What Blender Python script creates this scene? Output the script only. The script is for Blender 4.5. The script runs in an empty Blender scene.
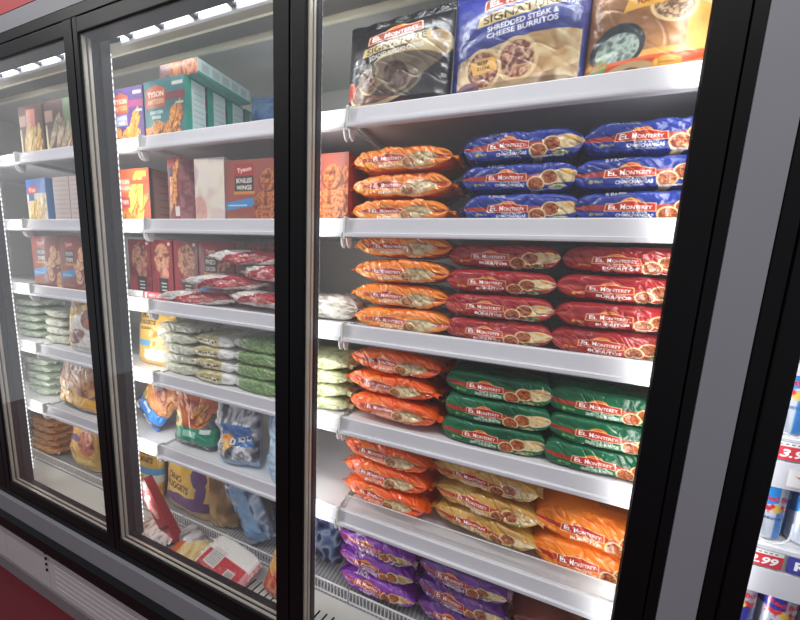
# Supermarket upright freezer: three glass doors, burrito packs, cartons, bags; drinks cooler to the right.
# World: X along the case (right), Y into the case, Z up. Door fronts lie in the plane Y = 0, floor at Z = 0.
import bpy, math, random
import numpy as np
from mathutils import Matrix, Vector, Euler

S = bpy.context.scene
COL = S.collection
R = math.radians
random.seed(5)

# ------------------------------------------------------------------ helpers
def srgb2lin(c):
    c = np.asarray(c, float)
    return np.where(c <= .04045, c / 12.92, ((c + .055) / 1.055) ** 2.4)

def rgb(r, g, b):
    return tuple(float(v) for v in srgb2lin(np.array([r, g, b]) / 255.)) + (1.,)

class MB:
    """collects boxes, prisms, tubes into one mesh"""
    def __init__(s): s.v = []; s.f = []
    def box(s, x0, x1, y0, y1, z0, z1):
        b = len(s.v)
        s.v += [(x, y, z) for z in (z0, z1) for y in (y0, y1) for x in (x0, x1)]
        s.f += [tuple(b + i for i in q) for q in ((0, 2, 3, 1), (4, 5, 7, 6), (0, 1, 5, 4), (2, 6, 7, 3), (0, 4, 6, 2), (1, 3, 7, 5))]
        return s
    def rbox(s, x0, x1, y0, y1, z0, z1, r, axis='z', n=3):
        """box with corners rounded about one axis"""
        if axis == 'z': a0, a1, b0, b1, e0, e1 = x0, x1, y0, y1, z0, z1
        elif axis == 'x': a0, a1, b0, b1, e0, e1 = y0, y1, z0, z1, x0, x1
        else: a0, a1, b0, b1, e0, e1 = z0, z1, x0, x1, y0, y1
        pts = []
        for (cx, cy, st) in ((a1 - r, b1 - r, 0), (a0 + r, b1 - r, 90), (a0 + r, b0 + r, 180), (a1 - r, b0 + r, 270)):
            for i in range(n + 1):
                t = R(st + 90 * i / n); pts.append((cx + r * math.cos(t), cy + r * math.sin(t)))
        return s.prism(pts, e0, e1, axis)
    def prism(s, pts, e0, e1, axis='x'):
        """polygon pts extruded along an axis; x: pts=(y,z); y: pts=(z,x); z: pts=(x,y)"""
        b = len(s.v); n = len(pts)
        for e in (e0, e1):
            for (p, q) in pts:
                s.v.append({'x': (e, p, q), 'y': (q, e, p), 'z': (p, q, e)}[axis])
        s.f.append(tuple(b + i for i in range(n))[::-1]); s.f.append(tuple(b + n + i for i in range(n)))
        for i in range(n):
            j = (i + 1) % n; s.f.append((b + i, b + j, b + n + j, b + n + i))
        return s
    def cyl(s, p, q, r, n=10):
        p, q = Vector(p), Vector(q); d = (q - p).normalized()
        a = d.orthogonal().normalized(); c = d.cross(a); b = len(s.v)
        for e in (p, q):
            for i in range(n):
                t = 2 * math.pi * i / n; s.v.append(tuple(e + r * (a * math.cos(t) + c * math.sin(t))))
        s.f.append(tuple(b + i for i in range(n))[::-1]); s.f.append(tuple(b + n + i for i in range(n)))
        for i in range(n):
            j = (i + 1) % n; s.f.append((b + i, b + j, b + n + j, b + n + i))
        return s
    def mesh(s, name, m, smooth=False):
        me = bpy.data.meshes.new(name); me.from_pydata(s.v, [], s.f); me.validate(); me.materials.append(m)
        if smooth: me.polygons.foreach_set('use_smooth', [True] * len(me.polygons))
        return me
    def build(s, name, m, parent=None, smooth=False):
        o = bpy.data.objects.new(name, s.mesh(name, m, smooth)); COL.objects.link(o); o.parent = parent
        return o

def tag(o, label, cat, group=None):
    o['label'] = label; o['category'] = cat
    if group: o['group'] = group
    return o

def thing(name, label, cat, loc=(0, 0, 0), group=None, rot=(0, 0, 0)):
    o = bpy.data.objects.new(name, None); COL.objects.link(o); o.empty_display_size = .05
    o.location = loc; o.rotation_euler = rot
    return tag(o, label, cat, group)

def struct(o): o['kind'] = 'structure'; return o

# ------------------------------------------------------------------ materials
def nodes(name):
    m = bpy.data.materials.new(name); m.use_nodes = True
    nt = m.node_tree; return m, nt, nt.nodes['Principled BSDF']

def mat(name, col, rough=.5, metal=0., spec=.5, var=.06, scale=30, bump=0., coat=0.):
    """principled with a slight procedural mottling"""
    m, nt, p = nodes(name); L = nt.links
    tc = nt.nodes.new('ShaderNodeTexCoord'); n = nt.nodes.new('ShaderNodeTexNoise')
    n.inputs['Scale'].default_value = scale; n.inputs['Detail'].default_value = 4
    L.new(tc.outputs['Object'], n.inputs['Vector'])
    mx = nt.nodes.new('ShaderNodeMix'); mx.data_type = 'RGBA'
    mx.inputs[6].default_value = tuple(max(0, c * (1 - var)) for c in col[:3]) + (1,)
    mx.inputs[7].default_value = tuple(min(1, c * (1 + var)) for c in col[:3]) + (1,)
    L.new(n.outputs['Fac'], mx.inputs[0]); L.new(mx.outputs[2], p.inputs['Base Color'])
    p.inputs['Roughness'].default_value = rough; p.inputs['Metallic'].default_value = metal
    p.inputs['Specular IOR Level'].default_value = spec; p.inputs['Coat Weight'].default_value = coat
    if bump:
        b = nt.nodes.new('ShaderNodeBump'); b.inputs['Strength'].default_value = bump; b.inputs['Distance'].default_value = .002
        L.new(n.outputs['Fac'], b.inputs['Height']); L.new(b.outputs['Normal'], p.inputs['Normal'])
    return m

def printed(name, rough=.3, coat=.4, bump=.35, scale=70, spec=.5):
    """printed surface: artwork is stored per vertex, crinkle comes from noise bump"""
    m, nt, p = nodes(name); L = nt.links
    a = nt.nodes.new('ShaderNodeAttribute'); a.attribute_name = 'Col'
    L.new(a.outputs['Color'], p.inputs['Base Color'])
    p.inputs['Roughness'].default_value = rough; p.inputs['Coat Weight'].default_value = coat
    p.inputs['Coat Roughness'].default_value = .12; p.inputs['Specular IOR Level'].default_value = spec
    if bump:
        tc = nt.nodes.new('ShaderNodeTexCoord'); n = nt.nodes.new('ShaderNodeTexNoise')
        oi = nt.nodes.new('ShaderNodeObjectInfo'); ad = nt.nodes.new('ShaderNodeVectorMath'); ad.operation = 'ADD'
        L.new(tc.outputs['Object'], ad.inputs[0]); L.new(oi.outputs['Location'], ad.inputs[1])
        n.inputs['Scale'].default_value = scale; n.inputs['Detail'].default_value = 3; n.inputs['Distortion'].default_value = .8
        L.new(ad.outputs[0], n.inputs['Vector'])
        b = nt.nodes.new('ShaderNodeBump'); b.inputs['Strength'].default_value = bump; b.inputs['Distance'].default_value = .004
        L.new(n.outputs['Fac'], b.inputs['Height']); L.new(b.outputs['Normal'], p.inputs['Normal'])
        L.new(b.outputs['Normal'], p.inputs['Coat Normal'])
    return m

def emit(name, col, strength, dots=False):
    m = bpy.data.materials.new(name); m.use_nodes = True; nt = m.node_tree; nt.nodes.clear()
    o = nt.nodes.new('ShaderNodeOutputMaterial'); e = nt.nodes.new('ShaderNodeEmission')
    e.inputs['Color'].default_value = col; e.inputs['Strength'].default_value = strength
    if dots:
        tc = nt.nodes.new('ShaderNodeTexCoord'); w = nt.nodes.new('ShaderNodeTexWave'); w.bands_direction = 'Z'
        w.inputs['Scale'].default_value = 16
        r = nt.nodes.new('ShaderNodeMapRange'); r.inputs['To Min'].default_value = strength * .35; r.inputs['To Max'].default_value = strength * 1.4
        nt.links.new(tc.outputs['Object'], w.inputs['Vector']); nt.links.new(w.outputs['Fac'], r.inputs['Value'])
        nt.links.new(r.outputs[0], e.inputs['Strength'])
    nt.links.new(e.outputs[0], o.inputs[0]); return m

def glassy(name, haze, hazecol, rough=.02, ior=1.45, tint=(1, 1, 1, 1)):
    """thin clear sheet: transparent + fresnel reflection + a pale haze put in as diffuse colour"""
    m = bpy.data.materials.new(name); m.use_nodes = True; nt = m.node_tree; nt.nodes.clear(); L = nt.links
    o = nt.nodes.new('ShaderNodeOutputMaterial'); t = nt.nodes.new('ShaderNodeBsdfTransparent'); g = nt.nodes.new('ShaderNodeBsdfGlossy')
    d = nt.nodes.new('ShaderNodeBsdfDiffuse'); lw = nt.nodes.new('ShaderNodeLayerWeight'); lw.inputs['Blend'].default_value = .5
    pw = nt.nodes.new('ShaderNodeMath'); pw.operation = 'POWER'; pw.inputs[1].default_value = 4.; fr = nt.nodes.new('ShaderNodeMapRange')
    fr.inputs['To Min'].default_value = .02; fr.inputs['To Max'].default_value = .45
    L.new(lw.outputs['Facing'], pw.inputs[0]); L.new(pw.outputs[0], fr.inputs['Value']); m1 = nt.nodes.new('ShaderNodeMixShader'); m2 = nt.nodes.new('ShaderNodeMixShader')
    t.inputs['Color'].default_value = tint; g.inputs['Roughness'].default_value = rough; d.inputs['Color'].default_value = hazecol
    n = nt.nodes.new('ShaderNodeTexNoise'); n.inputs['Scale'].default_value = 3; mr = nt.nodes.new('ShaderNodeMapRange')
    mr.inputs['To Min'].default_value = haze * .5; mr.inputs['To Max'].default_value = haze * 1.5
    tc = nt.nodes.new('ShaderNodeTexCoord'); L.new(tc.outputs['Object'], n.inputs['Vector']); L.new(n.outputs['Fac'], mr.inputs['Value'])
    L.new(mr.outputs[0], m1.inputs[0]); L.new(t.outputs[0], m1.inputs[1]); L.new(d.outputs[0], m1.inputs[2])
    L.new(fr.outputs[0], m2.inputs[0]); L.new(m1.outputs[0], m2.inputs[1]); L.new(g.outputs[0], m2.inputs[2])
    L.new(m2.outputs[0], o.inputs[0]); return m

def striped(name, c0, c1, scale, direction='X', rough=.5, duty=.5, rot=0):
    m, nt, p = nodes(name); L = nt.links
    tc = nt.nodes.new('ShaderNodeTexCoord'); mp = nt.nodes.new('ShaderNodeMapping'); mp.inputs['Rotation'].default_value = (0, 0, rot)
    w = nt.nodes.new('ShaderNodeTexWave'); w.bands_direction = direction; w.inputs['Scale'].default_value = scale
    r = nt.nodes.new('ShaderNodeValToRGB'); r.color_ramp.elements[0].position = duty - .08; r.color_ramp.elements[1].position = duty + .08
    r.color_ramp.elements[0].color = c0; r.color_ramp.elements[1].color = c1
    L.new(tc.outputs['Object'], mp.inputs['Vector']); L.new(mp.outputs[0], w.inputs['Vector']); L.new(w.outputs['Fac'], r.inputs['Fac'])
    L.new(r.outputs[0], p.inputs['Base Color']); p.inputs['Roughness'].default_value = rough
    b = nt.nodes.new('ShaderNodeBump'); b.inputs['Strength'].default_value = .3; b.inputs['Distance'].default_value = .003
    L.new(w.outputs['Fac'], b.inputs['Height']); L.new(b.outputs['Normal'], p.inputs['Normal'])
    return m

BLACK = mat('black_frame', rgb(9, 9, 11), .45, spec=.12, var=.2)
MULL = mat('dark_grey_mullion', rgb(38, 38, 45), .5, spec=.3, var=.12, scale=12)
GREY = mat('grey_painted_steel', rgb(120, 120, 126), .55, spec=.3, var=.05, scale=9)
ALU = mat('aluminium_spacer', rgb(190, 185, 172), .4, metal=.3, var=.1)
WHITE = mat('white_shelf_enamel', rgb(226, 226, 228), .45, spec=.4, var=.03)
RAIL = mat('white_price_rail', rgb(208, 208, 214), .35, spec=.5, var=.03)
ENDCAP = mat('rail_end_cap', rgb(196, 200, 192), .4, var=.04)
LINER = mat('grey_white_liner', rgb(214, 214, 208), .55, spec=.3, var=.06, scale=6)
CREAM = mat('cream_trim', rgb(244, 238, 214), .5, var=.04)
DUCT = striped('honeycomb_air_duct', rgb(104, 102, 98), rgb(128, 126, 120), 60, 'X', .6)
DECK = striped('deck_wire', rgb(130, 132, 134), rgb(166, 168, 170), 22, 'X', .45, .5)
PANEL = mat('kick_panel_paint', rgb(178, 172, 174), .5, var=.06, scale=8)
FLOOR = mat('red_floor', rgb(88, 20, 30), .4, spec=.4, var=.15, scale=7)
WALLR = mat('red_wall_paint', rgb(158, 28, 36), .6, var=.08, scale=5)
CURB = mat('grey_floor_coving', rgb(112, 106, 108), .6, var=.12, scale=14)
LED = emit('led_strip_light', (1., .98, .95, 1), 1.7, dots=True)
TUBE = emit('tube_light', (.86, .93, 1., 1), 7)
GLASS = glassy('door_glass', .010, (.75, .78, .8, 1))
GLASSH = glassy('door_glass_hazed', .034, (.75, .78, .8, 1))  # whitish haze put into the pane colour to lower contrast behind it
ACRYL = glassy('clear_acrylic', .30, (.85, .85, .85, 1), .05)
DARKCLIP = mat('dark_clip', rgb(70, 72, 76), .4, var=.1)
FILM = printed('printed_film', .2, .38, .5, 75, .4)
FILMC = printed('printed_crinkled_film', .18, .85, 1.0, 46, .6)
FILMB = printed('printed_matte_film', .34, .35, .22, 55)
CARD = printed('printed_carton', .5, .1, .06, 20, .35)
CANM = printed('printed_aluminium', .25, .4, 0)
CANM.node_tree.nodes['Principled BSDF'].inputs['Metallic'].default_value = .35
CANLID = mat('can_aluminium', rgb(190, 192, 196), .25, metal=.9, var=.05)
PAPER = printed('printed_paper', .55, 0, 0)

# ------------------------------------------------------------------ artwork painter (numpy raster -> vertex colours)
_glyph = {}
def text_tris(s, bold=0., shear=0.):
    k = (s, bold, shear)
    if k not in _glyph:
        cu = bpy.data.curves.new('t', 'FONT'); cu.body = s; cu.offset = bold; cu.shear = shear; cu.resolution_u = 3
        ob = bpy.data.objects.new('t', cu); COL.objects.link(ob)
        dg = bpy.context.evaluated_depsgraph_get(); dg.update()
        me = bpy.data.meshes.new_from_object(ob.evaluated_get(dg)); me.calc_loop_triangles()
        v = np.array([q.co[:2] for q in me.vertices]).reshape(-1, 2); t = np.array([q.vertices[:] for q in me.loop_triangles]).reshape(-1, 3)
        bpy.data.objects.remove(ob); bpy.data.curves.remove(cu); bpy.data.meshes.remove(me)
        _glyph[k] = (v, t)
    return _glyph[k]

def vnoise(X, Y, sx, sy, seed):
    rs = np.random.RandomState(seed); g = rs.rand(64, 64)
    x = X / sx; y = Y / sy; x0 = np.floor(x).astype(int); y0 = np.floor(y).astype(int); fx = x - x0; fy = y - y0
    fx = fx * fx * (3 - 2 * fx); fy = fy * fy * (3 - 2 * fy)
    a = g[y0 % 64, x0 % 64]; b = g[y0 % 64, (x0 + 1) % 64]; c = g[(y0 + 1) % 64, x0 % 64]; d = g[(y0 + 1) % 64, (x0 + 1) % 64]
    return (a * (1 - fx) + b * fx) * (1 - fy) + (c * (1 - fx) + d * fx) * fy

class Art:
    SS = 3
    def __init__(s, nu, nv, W, H, base):
        s.nu, s.nv, s.W, s.H = nu, nv, W, H
        w, h = nu * s.SS, nv * s.SS
        s.b = np.empty((h, w, 3)); s.b[:] = np.array(base) / 255.
        s.X, s.Y = np.meshgrid((np.arange(w) + .5) / w * W, (np.arange(h) + .5) / h * H)
    def put(s, mask, c, a=1.):
        m = (mask.astype(float) * a)[..., None]; s.b = s.b * (1 - m) + np.array(c) / 255. * m; return s
    def rect(s, x0, y0, x1, y1, c, a=1.): return s.put((s.X >= x0) & (s.X <= x1) & (s.Y >= y0) & (s.Y <= y1), c, a)
    def emask(s, cx, cy, rx, ry, rot=0):
        c, q = math.cos(R(rot)), math.sin(R(rot)); dx, dy = s.X - cx, s.Y - cy
        return ((dx * c + dy * q) / rx) ** 2 + ((-dx * q + dy * c) / ry) ** 2 <= 1
    def ell(s, cx, cy, rx, ry, c, rot=0, a=1.): return s.put(s.emask(cx, cy, rx, ry, rot), c, a)
    def pmask(s, pts):
        m = np.zeros(s.X.shape, bool); n = len(pts)
        for i in range(n):
            (x0, y0), (x1, y1) = pts[i], pts[(i + 1) % n]
            if y0 == y1: continue
            m ^= ((s.Y >= min(y0, y1)) & (s.Y < max(y0, y1)) & (s.X < (s.Y - y0) * (x1 - x0) / (y1 - y0) + x0))
        return m
    def poly(s, pts, c, a=1.): return s.put(s.pmask(pts), c, a)
    def food(s, mask, pal, sx, sy=None, seed=1, a=1.):
        n = .6 * vnoise(s.X, s.Y, sx, sy or sx, seed) + .4 * vnoise(s.X, s.Y, sx / 2.3, (sy or sx) / 2.3, seed + 9)
        n = np.clip((n - .22) / .56, 0, .999) * (len(pal) - 1); i = n.astype(int); f = (n - i)[..., None]
        p = np.array(pal) / 255.; col = p[i] * (1 - f) + p[np.minimum(i + 1, len(pal) - 1)] * f
        m = (mask.astype(float) * a)[..., None]; s.b = s.b * (1 - m) + col * m; return s
    def text(s, t, cx, cy, w, h, c, bold=.02, rot=0, shear=0.):
        """text fitted into a box w x h centred on cx, cy"""
        v, tr = text_tris(t, bold, shear)
        if not len(tr): return s
        lo, hi = v.min(0), v.max(0); q = (v - (lo + hi) / 2) / np.maximum(hi - lo, 1e-6) * np.array([w, h])
        ca, sa = math.cos(R(rot)), math.sin(R(rot)); q = np.stack([q[:, 0] * ca - q[:, 1] * sa + cx, q[:, 0] * sa + q[:, 1] * ca + cy], 1)
        hh, ww = s.X.shape; P = q / np.array([s.W, s.H]) * np.array([ww, hh]) - .5
        m = np.zeros((hh, ww), bool)
        for a, b, d in tr:
            p0, p1, p2 = P[a], P[b], P[d]
            x0 = max(0, int(math.floor(min(p0[0], p1[0], p2[0])))); x1 = min(ww - 1, int(math.ceil(max(p0[0], p1[0], p2[0]))))
            y0 = max(0, int(math.floor(min(p0[1], p1[1], p2[1])))); y1 = min(hh - 1, int(math.ceil(max(p0[1], p1[1], p2[1]))))
            if x1 < x0 or y1 < y0: continue
            gx, gy = np.meshgrid(np.arange(x0, x1 + 1), np.arange(y0, y1 + 1))
            def e(u, w_): return (w_[0] - u[0]) * (gy - u[1]) - (w_[1] - u[1]) * (gx - u[0])
            e0, e1, e2 = e(p0, p1), e(p1, p2), e(p2, p0)
            m[y0:y1 + 1, x0:x1 + 1] |= ((e0 >= 0) & (e1 >= 0) & (e2 >= 0)) | ((e0 <= 0) & (e1 <= 0) & (e2 <= 0))
        return s.put(m, c)
    def out(s):
        k = s.SS; return srgb2lin(np.clip(s.b.reshape(s.nv, k, s.nu, k, 3).mean((1, 3)), 0, 1))

def burrito(a, cx, cy, s, rot=18, seed=3, fill=((92, 40, 22), (150, 72, 36), (196, 112, 62), (120, 50, 28), (214, 150, 96)), body=True):
    c, q = math.cos(R(rot)), math.sin(R(rot))
    if body:
        m = a.emask(cx + s * .75 * c, cy + s * .75 * q, s * 1.05, s * .5, rot)
        a.food(m, [(176, 146, 100), (214, 190, 144), (228, 208, 166), (190, 150, 98)], s * .5, seed=seed)
    a.ell(cx, cy, s * .44, s * .52, (226, 196, 146), rot)
    a.food(a.emask(cx, cy, s * .36, s * .43, rot), fill, s * .14, seed=seed + 4)
    return a

def logo(a, cx, cy, w, h, txt='EL MONTEREY', col=(186, 52, 34), rot=0):
    """red signboard with a low sun behind it and the name in white small capitals"""
    c, q = math.cos(R(rot)), math.sin(R(rot))
    P = lambda pts: [(cx + x * w * c - y * h * q, cy + x * w * q + y * h * c) for x, y in pts]
    a.ell(cx, cy + h * .42, w * .2, h * .42, (236, 150, 60), rot); a.ell(cx, cy + h * .4, w * .12, h * .3, (214, 90, 40), rot)
    a.poly(P([(-.52, -.5), (.52, -.5), (.5, .34), (.27, .4), (.12, .56), (-.12, .56), (-.27, .4), (-.5, .34)]), (238, 196, 150))
    a.poly(P([(-.5, -.43), (.5, -.43), (.48, .27), (.26, .33), (.11, .48), (-.11, .48), (-.26, .33), (-.48, .27)]), col)
    words = txt.split(' '); a1, a2 = words[0], words[1]
    p = lambda x, y: (cx + x * w * c - y * h * q, cy + x * w * q + y * h * c)
    def small(word, x0, x1):
        big = (x1 - x0) * (1.35 / (len(word) + .35)); xx, yy = p(x0 + big / 2, -.04)
        a.text(word[0], xx, yy, w * big * .9, h * .52, (255, 255, 255), .02, rot)
        xx, yy = p((x0 + big + x1) / 2, -.1); a.text(word[1:], xx, yy, w * (x1 - x0 - big) * .97, h * .38, (255, 255, 255), .02, rot)
    small(a1, -.44, -.25); small(a2, -.2, .44)
    return a

# ------------------------------------------------------------------ package meshes
def grid_faces(nu, nv, off=0, closed=False):
    j, i = np.meshgrid(np.arange(nv if closed else nv - 1), np.arange(nu - 1), indexing='ij'); j2 = (j + 1) % nv
    return np.stack([j * nu + i, j * nu + i + 1, j2 * nu + i + 1, j2 * nu + i], -1).reshape(-1, 4) + off

def raw_mesh(name, V, F, C, m, smooth=True):
    me = bpy.data.meshes.new(name); V = np.asarray(V, np.float32).reshape(-1, 3); F = np.asarray(F, np.int32).reshape(-1, 4)
    me.vertices.add(len(V)); me.vertices.foreach_set('co', V.ravel())
    me.loops.add(F.size); me.loops.foreach_set('vertex_index', F.ravel())
    me.polygons.add(len(F)); me.polygons.foreach_set('loop_start', np.arange(0, F.size, 4, dtype=np.int32))
    me.polygons.foreach_set('use_smooth', np.full(len(F), smooth))
    me.update(); me.validate(clean_customdata=False)
    at = me.attributes.new('Col', 'FLOAT_COLOR', 'POINT'); C = np.asarray(C, np.float32).reshape(-1, 3)
    at.data.foreach_set('color', np.concatenate([C, np.ones((len(C), 1), np.float32)], 1).ravel())
    me.materials.append(m); return me

def loaf_mesh(name, w, h, d, art, nf, ntop, seed, crumple=1., px=5., taper=.0, slump=0., n=6., film=None):
    film = film or FILM
    """pillow pack lying down: front face carries art rows 0..nf-1, top face rows nf.., back and bottom take edge colours.
    Ends pinch to a flat horizontal seam."""
    A = art.out(); nu = art.nu; rs = np.random.RandomState(seed); crumple = crumple * min(1., h / .055)
    zc = 2 ** (-1 / n)
    zf = np.linspace(-zc, zc, nf); front = np.stack([-(1 - np.abs(zf) ** n) ** (1 / n), zf], 1)
    yt = np.linspace(-zc, zc, ntop + 1)[1:]; top = np.stack([yt, (1 - np.abs(yt) ** n) ** (1 / n)], 1)
    zb = np.linspace(zc, -zc, 12)[1:]; back = np.stack([(1 - np.abs(zb) ** n) ** (1 / n), zb], 1)
    yb = np.linspace(zc, -zc, 14)[1:-1]; bot = np.stack([yb, -(1 - np.abs(yb) ** n) ** (1 / n)], 1)
    loop = np.concatenate([front, top, back, bot]); nl = len(loop)
    rows = np.concatenate([np.arange(nf), np.arange(nf, nf + ntop), np.full(len(back), nf + ntop - 1), np.full(len(bot), 0)])
    C = A[np.minimum(rows, art.nv - 1)]
    u = np.linspace(-1, 1, nu); t = np.abs(u)
    hz = (1 - t ** px) ** (1 / 1.7); hz = np.maximum(hz, .02); dy = 1 - .16 * t ** 4
    hz = hz * (1 + .02 * np.sin(u * rs.uniform(3, 7) + rs.rand() * 6)) * (1 - taper * u)
    X = np.broadcast_to(u * w / 2, (nl, nu)).copy()
    Y = loop[:, :1] * (d / 2) * dy; Z = loop[:, 1:] * (h / 2) * hz
    sl = np.cumsum(np.r_[0, np.hypot(*(np.diff(loop, axis=0) * np.array([d / 2, h / 2])).T)])[:, None] * np.ones((1, nu))
    # creases fanning out from the ends, plus soft dents and sharp film wrinkles
    end = (t ** 3)[None]; q = np.zeros((nl, nu))
    for k in range(4):
        f = rs.uniform(160, 420); q += np.sin(sl * f + rs.rand() * 6 + X * rs.uniform(-90, 90)) * rs.uniform(.4, 1)
    disp = q * .0009 * end * crumple
    off = rs.rand() * 3
    disp += (vnoise(X + off + 1, sl + off, .045, .03, seed) - .5) * .009 * crumple
    r = vnoise(X * 1. + sl * .6 + off + 1, sl - X * .4 + off + 2, .02, .05, seed + 3); disp += -np.maximum(0, .16 - np.abs(r - .5)) * .022 * crumple
    r = vnoise(X * .7 - sl * .9 + off + 1, sl + X * .7 + off + 2, .05, .016, seed + 5); disp += -np.maximum(0, .12 - np.abs(r - .5)) * .018 * crumple
    soft = np.where(np.abs(loop[:, 1]) > .93, .3, 1.)[:, None]; disp = disp * soft      # faces that lie on a neighbour stay smooth
    nl2 = loop / np.linalg.norm(loop, axis=1, keepdims=True); fall = np.clip(hz * 1.5, 0, 1)[None]
    Y = Y + nl2[:, :1] * disp * fall; Z = Z + nl2[:, 1:] * disp * fall
    Z = Z - slump * h * (t ** 2)[None] + h / 2
    V = np.stack([X, Y, Z], -1); F = grid_faces(nu, nl, 0, True)[:, ::-1]
    me = raw_mesh(name, V, F, C, film)
    # crimped end seals
    seals = []
    for sgn, ci in ((-1, 2), (1, nu - 3)):
        ny, nx = 41, 5; col = A[:nf, ci].mean(0); vv = []; ee = -1 if sgn < 0 else 1
        for j in range(ny):
            y = (-1 + 2 * j / (ny - 1)) * d / 2 * .84; z = h / 2 - slump * h + .0032 * math.sin(j * .55 + seed) * crumple
            zig = .004 * (j % 2)
            for i in range(nx):
                s_ = i / (nx - 1); vv.append((ee * (w / 2 - .003 + s_ * (.017 - zig)), y, z + .003 * s_ * math.sin(j * .9 + seed * 2) - .004 * s_))
        cc = np.tile(col, (ny * nx, 1)) * (.85 + .3 * (np.arange(ny * nx) % nx % 2))[:, None]
        seals.append(raw_mesh('end_seal', vv, grid_faces(nx, ny), np.clip(cc, 0, 1), FILM))
    return me, seals

def standbag_mesh(name, w, h, d, art, seed, crumple=1., waist=.03, topk=4., film=None):
    film = film or FILM
    A = art.out(); nx, nz = art.nu, art.nv; rs = np.random.RandomState(seed)
    u = np.linspace(-1, 1, nx)[None]; v = np.linspace(0, 1, nz)[:, None]
    side = (1 - np.abs(u) ** 3.2) ** .6; vert = (1 - v ** topk) ** .65 * np.minimum(1, .5 + 4 * v)
    prof = np.maximum(side * vert, .012)
    X = u * w / 2 * (1 - waist * np.sin(math.pi * v)) + 0 * v; Zz = v * h + 0 * u
    off = rs.rand() * 3
    n = (vnoise(X + off + 1, Zz + off, .06, .05, seed) - .5) * .016
    r = vnoise(X + Zz * .5 + off + 1, Zz - X * .5 + off + 2, .03, .08, seed + 3); n += -np.maximum(0, .15 - np.abs(r - .5)) * .03
    r = vnoise(X - Zz * .8 + off + 2, Zz + X * .6 + off + 2, .07, .022, seed + 7); n += -np.maximum(0, .12 - np.abs(r - .5)) * .025
    edge = np.abs(u) ** 5 * np.sin(Zz * rs.uniform(150, 260) + u * 3) * .003
    Yf = -(d / 2) * prof - (n + edge) * crumple * np.minimum(1, prof * 2.2); Yb = (d / 2) * prof
    front = np.stack([X, Yf, Zz], -1).reshape(-1, 3); back = np.stack([X, Yb, Zz], -1).reshape(-1, 3)
    F = [grid_faces(nx, nz), grid_faces(nx, nz, nx * nz)[:, ::-1]]
    N = nx * nz
    ring = [j * nx for j in range(nz)], [j * nx + nx - 1 for j in range(nz)]
    q = []
    for k, e in enumerate(ring):
        for a, b in zip(e[:-1], e[1:]): q.append((a, b, b + N, a + N)[::1 if k == 0 else -1])
    for i in range(nx - 1):
        q.append((i + 1, i, i + N, i + 1 + N)); b = (nz - 1) * nx; q.append((b + i, b + i + 1, b + i + 1 + N, b + i + N))
    F.append(np.array(q))
    ec = A[:, [2, -3]].mean(1); bc = np.repeat(ec[:, None], nx, 1)
    me = raw_mesh(name, np.concatenate([front, back]), np.concatenate(F), np.concatenate([A.reshape(-1, 3), bc.reshape(-1, 3)]), film)
    nzs = 5; vv = []; nxs = 61
    for j in range(nzs):
        for i in range(nxs):
            x = (-1 + 2 * i / (nxs - 1)) * w / 2; s_ = j / (nzs - 1)
            vv.append((x, .002 * math.sin(i * .5 + seed), h - .003 + s_ * .02 - (.003 * (i % 2) if j == nzs - 1 else 0)))
    cc = np.tile(A[-3].mean(0), (nxs * nzs, 1)) * (.8 + .3 * ((np.arange(nxs * nzs) // nxs) % 2))[:, None]
    seal = raw_mesh('top_seal', vv, grid_faces(nxs, nzs), np.clip(cc, 0, 1), FILM)
    return me, [seal]

def carton_mesh(name, w, h, d, front, side, topcol):
    """carton with printed front and right side; the left side repeats the side print"""
    A = front.out(); Sd = side.out(); V = []; F = []; C = []; off = 0
    def add(P, col):
        nonlocal off
        nv, nu = P.shape[:2]; V.append(P.reshape(-1, 3)); C.append(col.reshape(-1, 3)); F.append(grid_faces(nu, nv, off)); off += nu * nv
    u, v = np.meshgrid(np.linspace(0, 1, front.nu), np.linspace(0, 1, front.nv)); bl = .0025
    bulge = np.sin(u * math.pi) * np.sin(v * math.pi) * bl
    add(np.stack([(u - .5) * w, -d / 2 - bulge, v * h], -1), A)
    u, v = np.meshgrid(np.linspace(0, 1, side.nu), np.linspace(0, 1, side.nv))
    add(np.stack([u * 0 + w / 2, (u - .5) * d, v * h], -1), Sd)
    add(np.stack([u * 0 - w / 2, (.5 - u) * d, v * h], -1), Sd)
    t = srgb2lin(np.array(topcol) / 255.)
    g = np.array([[(-.5, -.5), (.5, -.5)], [(-.5, .5), (.5, .5)]])
    # top made of two tuck flaps meeting at a seam
    for y0, y1, k in ((-.5, .18, 1.), (.18, .5, .86)):
        P = np.array([[(-w / 2, y0 * d, h), (w / 2, y0 * d, h)], [(-w / 2, y1 * d, h - (.0 if k == 1 else .0015)), (w / 2, y1 * d, h - (.0 if k == 1 else .0015))]]); add(P, np.tile(t * k, (4, 1)))
    add(np.array([[(w / 2, d / 2, 0), (-w / 2, d / 2, 0)], [(w / 2, d / 2, h), (-w / 2, d / 2, h)]]), np.tile(t, (4, 1)))
    add(np.array([[(-w / 2, d / 2, 0), (w / 2, d / 2, 0)], [(-w / 2, -d / 2, 0), (w / 2, -d / 2, 0)]]), np.tile(t, (4, 1)))
    return raw_mesh(name, np.concatenate(V), np.concatenate(F), np.concatenate(C), CARD, False), []

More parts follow.
